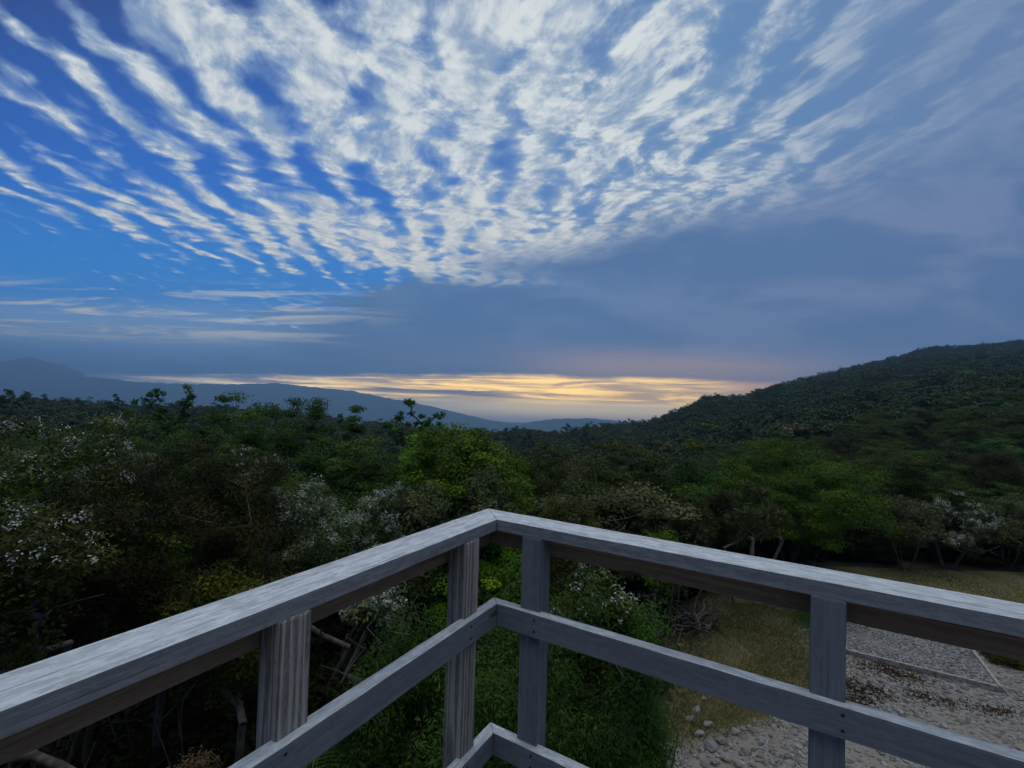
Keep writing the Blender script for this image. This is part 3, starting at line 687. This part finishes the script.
# ------------------------------------------------------------------ stuff scattering through geometry nodes
def scatter_source(key, seed, R, H, n, L, asp, mat, flat=0.5, nT=28, per=30):
    rng = np.random.RandomState(seed); T = crown_targets(rng, nT, H, R, 0.15, inner=0.7)
    V, Q, t = leaves_at(rng, T, per, R * 0.32, L, asp, flat, 0.2, 0.5, (0, 0, H * .4))
    o = bpy.data.objects.new(key, mesh_np(key, V, Q, M[mat], t)); return o
def scatter(name, pts, srcs, label=None, seed=0, smin=.7, smax=1.3, zs=(.85, 1.2), kind='stuff', wts=None, cat=None):
    rng = np.random.RandomState(seed); n = len(pts)
    c = bpy.data.collections.new(name + '_sources'); HIDDEN.children.link(c)
    for i, s in enumerate(srcs): s.name = '%02d_%s' % (i, s.name); c.objects.link(s)
    me = bpy.data.meshes.new(name); me.vertices.add(n); me.vertices.foreach_set('co', np.asarray(pts, np.float32).ravel())
    a = me.attributes.new('rot', 'FLOAT_VECTOR', 'POINT'); r = np.zeros((n, 3), np.float32); r[:, 2] = rng.uniform(0, 6.28, n); a.data.foreach_set('vector', r.ravel())
    a = me.attributes.new('scl', 'FLOAT_VECTOR', 'POINT'); s = rng.uniform(smin, smax, n); s3 = np.stack([s, s, s * rng.uniform(zs[0], zs[1], n)], -1).astype(np.float32); a.data.foreach_set('vector', s3.ravel())
    a = me.attributes.new('pick', 'INT', 'POINT'); a.data.foreach_set('value', rng.choice(len(srcs), n, p=wts).astype(np.int32))
    o = link(name, me); tag(o, label, cat, kind=kind)
    g = bpy.data.node_groups.new(name, 'GeometryNodeTree'); g.interface.new_socket('Geometry', in_out='INPUT', socket_type='NodeSocketGeometry'); g.interface.new_socket('Geometry', in_out='OUTPUT', socket_type='NodeSocketGeometry')
    nn = g.nodes; gi = nn.new('NodeGroupInput'); go_ = nn.new('NodeGroupOutput'); ip = nn.new('GeometryNodeInstanceOnPoints'); ci = nn.new('GeometryNodeCollectionInfo')
    ci.inputs['Collection'].default_value = c; ci.inputs['Separate Children'].default_value = True; ci.inputs['Reset Children'].default_value = True
    def na_(nm, dt):
        q = nn.new('GeometryNodeInputNamedAttribute'); q.data_type = dt; q.inputs['Name'].default_value = nm; return [s_ for s_ in q.outputs if s_.enabled and s_.name == 'Attribute'][0]
    er = nn.new('FunctionNodeEulerToRotation'); g.links.new(na_('rot', 'FLOAT_VECTOR'), er.inputs[0]); g.links.new(er.outputs[0], ip.inputs['Rotation'])
    g.links.new(na_('scl', 'FLOAT_VECTOR'), ip.inputs['Scale']); g.links.new(na_('pick', 'INT'), ip.inputs['Instance Index']); ip.inputs['Pick Instance'].default_value = True
    g.links.new(gi.outputs[0], ip.inputs['Points']); g.links.new(ci.outputs[0], ip.inputs['Instance']); g.links.new(ip.outputs[0], go_.inputs[0])
    md = o.modifiers.new('scatter', 'NODES'); md.node_group = g
    return o
hs = [scatter_source('bush_a', 1, 2.3, 4.4, 0, 0.40, .55, 'hill'), scatter_source('bush_b', 2, 2.0, 4.8, 0, 0.38, .55, 'hill'), scatter_source('bush_c', 3, 2.6, 3.8, 0, 0.42, .6, 'hill', flat=.35),
      scatter_source('bush_d', 4, 2.0, 4.0, 0, 0.36, .5, 'hillgrey'), scatter_source('bush_e', 5, 1.7, 4.2, 0, 0.4, .5, 'deep'), scatter_source('bush_f', 6, 1.5, 5.2, 0, 0.5, .4, 'hill', nT=30)]
for _o in hs: pass
pts = []
Y = 56.0
while Y < 470:
    sp = 2.9 + Y * 0.006
    us = np.arange(-1.25, 1.25, sp / Y)
    for u in us:
        uu = u + r2.uniform(-.5, .5) * sp / Y; y_ = Y + r2.uniform(-.5, .5) * sp
        if y_ < np.interp(uu, YR_U, YR_V) + 14: pts.append((uu * y_, y_))
    Y += sp * 0.92
pts = np.array(pts); pz = ground(pts[:, 0], pts[:, 1]) - 0.3
scatter('hillside_forest', np.column_stack([pts, pz]), hs, 'dense dark bush covering the hill and the low plateau', 3, .5, 1.5, (.7, 1.05), wts=[.26, .24, .22, .12, .14, .02], cat='forest')
# undergrowth under and between the near trees
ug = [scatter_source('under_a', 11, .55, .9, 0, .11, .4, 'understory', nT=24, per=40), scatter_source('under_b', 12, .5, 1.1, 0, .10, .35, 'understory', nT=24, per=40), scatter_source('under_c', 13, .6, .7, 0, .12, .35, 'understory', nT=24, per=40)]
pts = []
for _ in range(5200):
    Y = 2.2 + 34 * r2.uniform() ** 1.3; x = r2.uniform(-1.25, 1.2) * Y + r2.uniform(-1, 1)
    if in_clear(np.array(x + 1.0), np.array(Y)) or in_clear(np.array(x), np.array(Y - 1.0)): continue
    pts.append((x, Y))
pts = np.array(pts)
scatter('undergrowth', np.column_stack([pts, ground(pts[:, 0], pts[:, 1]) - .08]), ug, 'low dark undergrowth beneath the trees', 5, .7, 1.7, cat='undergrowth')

# ------------------------------------------------------------------ far mountains
def mountains(name, prof, Yd, depth, ybase, seed, mat, rough):
    us = []; ss = []
    for px, py in prof: a_, b_ = uv_of(px, py); us.append(a_); ss.append(b_)
    uu = np.linspace(us[0], us[-1], 420); vv = np.linspace(-1, 1, 60)
    A, B = np.meshgrid(uu, vv, indexing='ij')
    S = np.interp(A, us, ss); Yv = Yd + B * depth; X = A * Yd * (1 + B * .12)
    fall = 1 - np.abs(B) ** 1.35
    zr = S * Yd
    n = sum(vnoise(X, Yv, f, seed + k) * w for k, (f, w) in enumerate(((0.004, .45), (0.010, .3), (0.024, .15), (0.05, .1))))
    Z = ybase + (zr - ybase) * fall + np.abs(n) * (zr - ybase) * rough * fall * (1 - fall) * 4 + (vnoise(A * 220, B * 0, 1.0, seed + 9) * 6.0 + vnoise(A * 700, B * 0, 1.0, seed + 19) * 3.5) * fall
    V = np.stack([X, Yv, Z], -1).reshape(-1, 3); n_, m_ = A.shape; id_ = np.arange(n_ * m_).reshape(n_, m_)
    q = np.stack([id_[:-1, :-1], id_[1:, :-1], id_[1:, 1:], id_[:-1, 1:]], -1).reshape(-1, 4)
    o = link(name, mesh_np(name, V, q, mat, smooth=True)); tag(o, kind='structure'); return o
M['mount'] = plain_mat('far_forest_slopes', (0.015, 0.03, 0.022), (0.04, 0.06, 0.035), 0.01, 0.0)
mountains('mountains', [(-400, 400), (-200, 385), (-60, 358), (0, 362), (18, 361), (34, 357), (48, 364), (62, 371), (78, 376), (110, 379), (140, 382), (200, 384), (240, 384), (280, 383), (310, 387), (335, 389), (370, 395), (400, 400), (425, 405), (450, 411), (480, 419), (510, 425), (560, 432)], 3900, 1200, -303, 5, M['mount'], 0.5)
mountains('far_hills', [(490, 436), (515, 427), (530, 422), (545, 420), (562, 418.5), (590, 418), (620, 421), (670, 427), (720, 436)], 3300, 500, -303, 15, M['mount'], 0.3)

# ------------------------------------------------------------------ railing
A1, A2 = rad(31.0), rad(58.7)
D1 = Vector((math.cos(A1), -math.sin(A1), 0)); D2 = Vector((-math.cos(A2), -math.sin(A2), 0))
N1 = Vector((math.sin(A1), math.cos(A1), 0)); N2 = Vector((-math.sin(A2), math.cos(A2), 0))
CX = Vector((-0.0496, 2.0548, 0)); Z0 = -0.5414
det = N1.x * N2.y - N1.y * N2.x
def corner(o):
    return CX + Vector(((N2.y - N1.y) * o / det, (N1.x - N2.x) * o / det, 0))
def board(name, side, o_in, th, z_top, h, length, mat, parent, miter=True, s0=0.0, screws=(), seed=0):
    """board along one side: inner face at offset o_in, thickness th outward, mitred at the corner"""
    D, Nn = (D1, N1) if side == 'R' else (D2, N2)
    ca = corner(o_in); cb = corner(o_in + th); org = corner(o_in) + D * s0
    xb = (cb - ca).dot(D) if miter else 0.0
    bm = bmesh.new(); sg = 1 if side == 'R' else -1
    ns = max(2, int(length / 0.12)); rng = random.Random(seed); rings = []
    ends = 0.0015 if miter else 0
    for i in range(ns + 1):
        f = i / ns; w1, w2, w3, w4 = [rng.uniform(-.0008, .0008) if 0 < i < ns else 0 for _ in range(4)]
        xa = ends + f * (length - ends); xo = xb + ends + f * (length - xb - ends)
        rings.append([bm.verts.new((xa, w1, w2)), bm.verts.new((xo, th + w3, w4)), bm.verts.new((xo, th + w3, -h + w2)), bm.verts.new((xa, w1, -h + w4))])
    long_e = []
    for a, b in zip(rings[:-1], rings[1:]):
        for k in range(4): bm.faces.new((a[k], a[(k + 1) % 4], b[(k + 1) % 4], b[k]))
    bm.faces.new(rings[0][::-1]); bm.faces.new(rings[-1])
    bm.edges.ensure_lookup_table()
    bev = [e for e in bm.edges if len(e.link_faces) == 2 and e.calc_face_angle(0) > 0.6]
    bmesh.ops.bevel(bm, geom=bev, offset=0.0028, segments=2, affect='EDGES', profile=0.6)
    for f in bm.faces: f.smooth = False
    for (sx, sz) in screws:
        vs = [bm.verts.new((sx - s0 + .0048 * math.cos(k * math.pi / 4), -0.0013, -sz + .0048 * math.sin(k * math.pi / 4))) for k in range(8)]
        v2 = [bm.verts.new((v.co.x, 0.002, v.co.z)) for v in vs]
        f = bm.faces.new(vs); f.material_index = 1
        for k in range(8): q = bm.faces.new((vs[k], vs[(k + 1) % 8], v2[(k + 1) % 8], v2[k])); q.material_index = 1
    bmesh.ops.recalc_face_normals(bm, faces=bm.faces)
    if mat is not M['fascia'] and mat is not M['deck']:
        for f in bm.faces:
            if f.material_index == 0 and f.normal.z > 0.6: f.material_index = 2  # upward faces take the paler wood with sky light in its colour
    me = bpy.data.meshes.new(name); bm.to_mesh(me); bm.free(); me.materials.append(mat); me.materials.append(M['screw']); me.materials.append(M['bleached_skylit'])
    o = link(name, me, parent)
    o.matrix_world = Matrix(((D.x, Nn.x, 0, org.x), (D.y, Nn.y, 0, org.y), (0, 0, 1, z_top), (0, 0, 0, 1)))
    return o
rail = empty('deck_railing', (0, 0, 0)); tag(rail, 'weathered grey timber railing meeting in a corner around the deck', 'railing')
ZM, HM, OM, TM, ZB = -0.8824, 0.09, -0.0363, 0.0467, -1.4194
WC, TC, OS, ZS = 0.1421, 0.0458, 0.0867, -0.6787
posts = {'R': [0.1334, 1.1542, 2.30, 3.4], 'L': [0.138, 0.9155, 2.0, 3.1]}
for side in 'RL':
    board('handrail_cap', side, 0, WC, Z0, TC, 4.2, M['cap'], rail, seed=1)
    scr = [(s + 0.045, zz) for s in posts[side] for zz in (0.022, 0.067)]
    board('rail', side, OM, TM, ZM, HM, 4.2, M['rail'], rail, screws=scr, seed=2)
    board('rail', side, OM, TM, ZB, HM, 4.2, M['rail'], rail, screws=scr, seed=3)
    board('fascia_board', side, OS + .001, 0.042, Z0 - TC, Z0 - TC - ZS, 4.1, M['fascia'], rail, seed=4)
    D, Nn = (D1, N1) if side == 'R' else (D2, N2)
    for k, s in enumerate(posts[side]):
        c = corner(0) + D * s + Nn * (-0.0083)
        bm = bmesh.new(); bmesh.ops.create_cube(bm, size=1.0)
        Lp = 1.35
        for v in bm.verts: v.co = Vector(((v.co.x) * Lp, (v.co.y + .5) * .09, (v.co.z + .5) * .0875))
        bmesh.ops.bevel(bm, geom=bm.edges[:], offset=0.003, segments=2, affect='EDGES')
        bmesh.ops.recalc_face_normals(bm, faces=bm.faces)
        me = bpy.data.meshes.new('post'); bm.to_mesh(me); bm.free(); me.materials.append(M['post'] if (side == 'L') else M['rail'])
        o = link('post', me, rail)
        # local X runs down the post so the grain follows it
        o.matrix_world = Matrix(((0, D.x, Nn.x, c.x), (0, D.y, Nn.y, c.y), (-1, 0, 0, Z0 - TC - Lp / 2 - .001), (0, 0, 0, 1)))
        if side == 'R': pass

# deck the viewer stands on
deck = empty('timber_deck', (0, 0, 0)); tag(deck, 'weathered timber deck inside the railing, high above the bush', 'deck')
ZD = -1.575
for k in range(26):
    o_in = -0.05 - 0.145 * (k + 1)
    ca = corner(o_in)
    Lk = 4.1
    bm = bmesh.new(); bmesh.ops.create_cube(bm, size=1.0)
    for v in bm.verts: v.co = Vector(((v.co.x + .5) * Lk, (v.co.y + .5) * .138, (v.co.z - .5) * .03))
    bmesh.ops.bevel(bm, geom=bm.edges[:], offset=0.003, segments=1, affect='EDGES')
    me = bpy.data.meshes.new('deck_board'); bm.to_mesh(me); bm.free(); me.materials.append(M['deck'])
    o = link('deck_board', me, deck)
    org = CX + N1 * o_in
    # start on the inner side of the left rail
    t0 = (corner(-0.05) - org).dot(N2) / D1.dot(N2) if abs(D1.dot(N2)) > 1e-4 else 0
    org = org + D1 * ((corner(-0.05) - org).dot(D1))
    o.matrix_world = Matrix(((D1.x, N1.x, 0, org.x), (D1.y, N1.y, 0, org.y), (0, 0, 1, ZD), (0, 0, 0, 1)))
for side in 'RL': board('rim_joist', side, -0.048, 0.045, ZD - .034, 0.19, 4.1, M['deck'], deck, seed=7)
for side, s in (('R', .35), ('R', 3.3), ('L', 3.3)):
    D, Nn = (D1, N1) if side == 'R' else (D2, N2); c = corner(-0.3) + D * s - Nn * 0.1
    bm = bmesh.new(); bmesh.ops.create_cone(bm, cap_ends=True, segments=16, radius1=.11, radius2=.10, depth=5.2)
    me = bpy.data.meshes.new('support_pile'); bm.to_mesh(me); bm.free(); me.materials.append(M['deck'])
    link('support_pile', me, deck, (c.x, c.y, ZD - .04 - 2.6 - .19))

# ------------------------------------------------------------------ gravel pad, stones, grass
def gpos(px, py, zl):
    u, v = uv_of(px, py); Yp = zl / v; return Vector((u * Yp, Yp, zl))
zp = -5.93
fr = gpos(1001, 689, zp); fl = gpos(846, 651, zp); ln_ = (fr - fl).normalized(); back = Vector((-ln_.y, ln_.x, 0))
if back.y < 0: back = -back
def box_mesh(name, L, Wd, H, mat):
    bm = bmesh.new(); bmesh.ops.create_cube(bm, size=1.0)
    for v in bm.verts: v.co = Vector(((v.co.x + .5) * L, v.co.y * Wd, (v.co.z - .5) * H))
    bmesh.ops.bevel(bm, geom=bm.edges[:], offset=0.006, segments=2, affect='EDGES'); me = bpy.data.meshes.new(name); bm.to_mesh(me); bm.free(); me.materials.append(mat); return me
padE = empty('timber_edged_pad', fl); tag(padE, 'rectangular gravel pad framed by thin pale timber edging boards', 'gravel pad')
Lf = (fr - fl).length; Ls = 3.6
def ed(p, d, L):
    o = link('edging_board', box_mesh('edging_board', L, .07, .14, M['board']), padE); dd = Vector((-d.y, d.x, 0)); q = p - fl
    o.matrix_parent_inverse = Matrix.Identity(4)
    o.matrix_local = Matrix(((d.x, dd.x, 0, q.x), (d.y, dd.y, 0, q.y), (0, 0, 1, .05), (0, 0, 0, 1)))
ed(fl + ln_ * .04, ln_, Lf - .08); ed(fr, back, Ls); ed(fl, back, Ls); ed(fl + back * Ls + ln_ * .04, ln_, Lf - .08)
M['padgravel'] = plain_mat('pad_gravel', (0.10, 0.10, 0.10), (0.24, 0.24, 0.24), 14, 0.7, 0.02)
xs = np.linspace(.04, Lf - .04, 40); ys = np.linspace(.04, Ls - .04, 44); A_, B_ = np.meshgrid(xs, ys, indexing='ij')
Vp = np.stack([ln_.x * A_ + back.x * B_, ln_.y * A_ + back.y * B_, 0.02 + vnoise(A_, B_, 5, 2) * .02], -1).reshape(-1, 3); id_ = np.arange(40 * 44).reshape(40, 44)
link('gravel_fill', mesh_np('gravel_fill', Vp, np.stack([id_[:-1, :-1], id_[1:, :-1], id_[1:, 1:], id_[:-1, 1:]], -1).reshape(-1, 4), M['padgravel'], smooth=True), padE)

def stone_mesh(name, pts_, sizes, seed, mat):
    rng = np.random.RandomState(seed)
    bm = bmesh.new(); bmesh.ops.create_icosphere(bm, subdivisions=1, radius=1.0); bv = np.array([v.co[:] for v in bm.verts]); bq = np.array([[v.index for v in f.verts] for f in bm.faces]); bm.free()
    n = len(pts_); k = len(bv)
    V = bv[None] * (1 + rng.uniform(-.28, .28, (n, k, 1))); sc = sizes[:, None] * rng.uniform(.55, 1.25, (n, 3)) * np.array([1, 1, .62]); V = V * sc[:, None, :]
    a = rng.uniform(0, 6.28, n); c, s = np.cos(a)[:, None], np.sin(a)[:, None]; V = np.stack([V[..., 0] * c - V[..., 1] * s, V[..., 0] * s + V[..., 1] * c, V[..., 2]], -1) + pts_[:, None, :]
    Q = (bq[None] + (np.arange(n) * k)[:, None, None]).reshape(-1, 3); t = rng.uniform(0, 1, n).repeat(k)
    return mesh_np(name, V.reshape(-1, 3), Q, mat, t)
def is_grass(x, y):
    return (y > 13.5) | ((x - 0.3 * (y - 11) < 7.4) & (y - .1 * x > 8.7))
N_ST = 16000
x = r2.uniform(2.4, 15, N_ST * 2); y = r2.uniform(5.0, 13.6, N_ST * 2)
ok = in_clear(x, y) & ~is_grass(x, y) & (x / y < 1.25)
rel = np.stack([x - fl.x, y - fl.y], -1); ia = rel @ np.array([ln_.x, ln_.y]); ib = rel @ np.array([back.x, back.y]); inpad = (ia > 0) & (ia < Lf) & (ib > 0) & (ib < Ls)
cl = vnoise(x, y, 1.7, 33); ok &= ~inpad & (cl + r2.uniform(-.5, .5, len(x)) > -0.35)
x, y = x[ok][:N_ST], y[ok][:N_ST]
sz = 0.018 + 0.05 * r2.uniform(0, 1, len(x)) ** 2.6
so_ = link('gravel_stones', stone_mesh('gravel_stones', np.column_stack([x, y, ground(x, y) + .022]), sz, 9, M['stone'])); tag(so_, 'loose grey gravel and broken stone on the clearing', 'gravel', kind='stuff')
ia = r2.uniform(.05, Lf - .05, 3500); ib = r2.uniform(.05, Ls - .05, 3500)
pp = np.stack([ln_.x * ia + back.x * ib, ln_.y * ia + back.y * ib, np.full(3500, .03)], -1)
link('loose_gravel', stone_mesh('loose_gravel', pp, 0.012 + .02 * r2.uniform(0, 1, 3500) ** 2, 10, M['stone']), padE)['kind'] = 'stuff'
rock_px = [(697, 712, .16), (708, 726, .14), (722, 742, .17), (736, 733, .11), (712, 748, .20), (700, 735, .13), (746, 752, .13), (728, 758, .16), (716, 764, .12), (762, 742, .10), (690, 720, .15), (738, 764, .14), (752, 730, .09), (704, 700, .10)]
rw = ['pale angular rock highest on the stony bank beside the green bush', 'grey rock in the upper cluster on the stony bank', 'large grey rock in the middle of the stony bank', 'small grey rock right of the largest one on the stony bank',
      'largest pale rock on the stony bank', 'medium grey rock at the left of the stony bank', 'grey rock low on the stony bank right of the cluster', 'pale flat rock near the bottom of the stony bank', 'small rock below the largest pale one',
      'lone small rock at right of the stony bank', 'grey rock touching the green bush on the stony bank', 'grey rock lowest on the stony bank', 'small rock at upper right of the stony bank', 'small pale rock at the top of the stony bank']
for i, (px, py, s) in enumerate(rock_px):
    s *= 0.72; g = gpos(px, py, -6.3); gz_ = gz(g.x, g.y); g = gpos(px, py, gz_ + .03)
    rng = np.random.RandomState(100 + i)
    bm = bmesh.new(); bmesh.ops.create_icosphere(bm, subdivisions=2, radius=1.0)
    pl = [Vector(rng.normal(size=3)).normalized() for _ in range(9)]
    for v in bm.verts:
        k = 1.0
        for q in pl:
            dd = v.co.normalized().dot(q)
            if dd > .55: k = min(k, .62 / dd)
        v.co *= k * s
    for v in bm.verts: v.co = Vector((v.co.x * 1.25, v.co.y, v.co.z * .75)) + Vector(rng.uniform(-.01, .01, 3))
    me = bpy.data.meshes.new('rock'); bm.to_mesh(me); bm.free(); a = me.attributes.new('tint', 'FLOAT', 'POINT'); a.data.foreach_set('value', np.full(len(me.vertices), rng.uniform(.3, .8), np.float32)); me.materials.append(M['stone'])
    o = link('rock', me, None, (g.x, g.y, gz(g.x, g.y) + .04)); o.rotation_euler = (rng.uniform(-.3, .3), rng.uniform(-.3, .3), rng.uniform(0, 6)); tag(o, rw[i], 'rock')

def blades(name, x, y, L, mat, label, seed, lay=0.6, asp=.07, z=0.02):
    rng = np.random.RandomState(seed); n = len(x); C = np.column_stack([x, y, ground(x, y) + z + L * .3])
    ax = rng.normal(size=(n, 3)) * lay; ax[:, 2] = np.abs(ax[:, 2]) + .45; ax /= np.linalg.norm(ax, axis=1, keepdims=True); Ls_ = L * rng.uniform(.5, 1.3, n)
    V, Q = leaf_quads(rng, C, ax, Ls_, Ls_ * asp); cl_ = np.clip(.5 + vnoise(x, y, 2.2, seed) * .9 + rng.uniform(-.25, .25, n), 0, 1)
    o = link(name, mesh_np(name, V, Q, mat, cl_.repeat(4))); tag(o, label, 'grass', kind='stuff'); return o
n = 90000; x = r2.uniform(3, 22, n); y = r2.uniform(12.8, 17.4, n); ok = in_clear(x, y) & (y + r2.uniform(-.5, .5, n) > 13.5) & (x / y < 1.2); blades('lawn_grass', x[ok], y[ok], .07, M['blade'], 'rough yellowish lawn in front of the trees', 3, asp=.14)
n = 60000; x = r2.uniform(2.6, 8.8, n); y = r2.uniform(8.4, 14, n); ok = in_clear(x, y) & is_grass(x + r2.uniform(-.4, .4, n), y + r2.uniform(-.4, .4, n)); blades('dry_grass', x[ok], y[ok], .14, M['blade'], 'dry straw-coloured grass on the bank', 4, lay=1.0, asp=.07)
n = 8000; x = r2.normal(8.8, .55, n); y = r2.normal(13.1, .35, n); ok = in_clear(x, y); blades('green_grass', x[ok], y[ok], .17, M['greenblade'], 'patch of fresh green grass above the dry bank', 5)
# low rusty weeds creeping over the gravel
wx = []; wy = []
for (px, py, s, k) in ((880, 668, .35, 900), (905, 677, .30, 700), (870, 692, .3, 900), (846, 684, .3, 900), (862, 702, .2, 500), (995, 710, .22, 400), (920, 695, .2, 300), (945, 702, .25, 300), (700, 765, .3, 500)):
    g = gpos(px, py, -6.0); wx.append(r2.normal(g.x, s, k)); wy.append(r2.normal(g.y, s * .5, k))
wx = np.concatenate(wx); wy = np.concatenate(wy); blades('rusty_weeds', wx, wy, .055, M['rust'], 'low rusty brown weeds growing over the gravel', 6, lay=1.3, asp=.4)

# dead branch pile on the bank
g = gpos(697, 628, -6.0); gb = empty('dead_branches', (g.x, g.y, gz(g.x, g.y)), .4); tag(gb, 'tangled heap of dead grey branches on the dry grass bank', 'brushwood')
rng = np.random.RandomState(8)
for k in range(26):
    L = rng.uniform(.5, 1.5); a = rng.uniform(0, 6.28); d = np.array([math.cos(a), math.sin(a) * .7, rng.uniform(-.1, .5)]); p0 = np.array([rng.normal() * .3, rng.normal() * .2, rng.uniform(.03, .3)]) - d * L * .4
    P = [p0]; par = [-1]
    for i in range(1, 9): P.append(p0 + d * L * i / 8 + rng.normal(size=3) * .035); par.append(i - 1)
    for b in (3, 5, 6):
        q = P[b]; dd = d + rng.normal(size=3) * .7; par.append(b); P.append(q + dd * .15); par.append(len(P) - 1); P.append(q + dd * .32 + rng.normal(size=3) * .03)
    V, Q = tubes(np.array(P), np.array(par), np.linspace(.026, .009, len(P)), 5); link('branch', mesh_np('branch', V, Q, M['pale_bark' if k % 3 == 0 else 'bark'], smooth=True), gb)

# ------------------------------------------------------------------ haze
bm = bmesh.new(); bmesh.ops.create_cube(bm, size=1.0)
for v in bm.verts: v.co = Vector((v.co.x * 10800, v.co.y * 10800, -306 + (v.co.z + .5) * 551))
me = bpy.data.meshes.new('haze'); bm.to_mesh(me); bm.free()
m = bpy.data.materials.new('haze_air'); m.use_nodes = True; m.node_tree.nodes.clear(); N = NT(m.node_tree); out = N.node('ShaderNodeOutputMaterial')
pv = N.node('ShaderNodeVolumePrincipled'); pv.inputs['Density'].default_value = HAZE = 0.00038; pv.inputs['Color'].default_value = (0.34, 0.62, 1.0, 1); pv.inputs['Anisotropy'].default_value = 0.45
m.node_tree.links.new(pv.outputs[0], out.inputs['Volume']); me.materials.append(m)
tag(link('haze', me), 'thin blue evening haze over the valley', None, kind='stuff')

# ------------------------------------------------------------------ render settings
SC.render.engine = 'CYCLES'
c = SC.cycles; c.use_denoising = True; c.max_bounces = 6; c.diffuse_bounces = 3; c.glossy_bounces = 2; c.transmission_bounces = 3; c.volume_bounces = 0; c.transparent_max_bounces = 8
c.use_adaptive_sampling = True; c.adaptive_threshold = 0.02
try: c.denoising_input_passes = 'RGB_ALBEDO_NORMAL'
except Exception: pass
SC.view_settings.view_transform = 'Standard'; SC.view_settings.look = 'None'; SC.view_settings.exposure = 0.0; SC.view_settings.gamma = 1.0
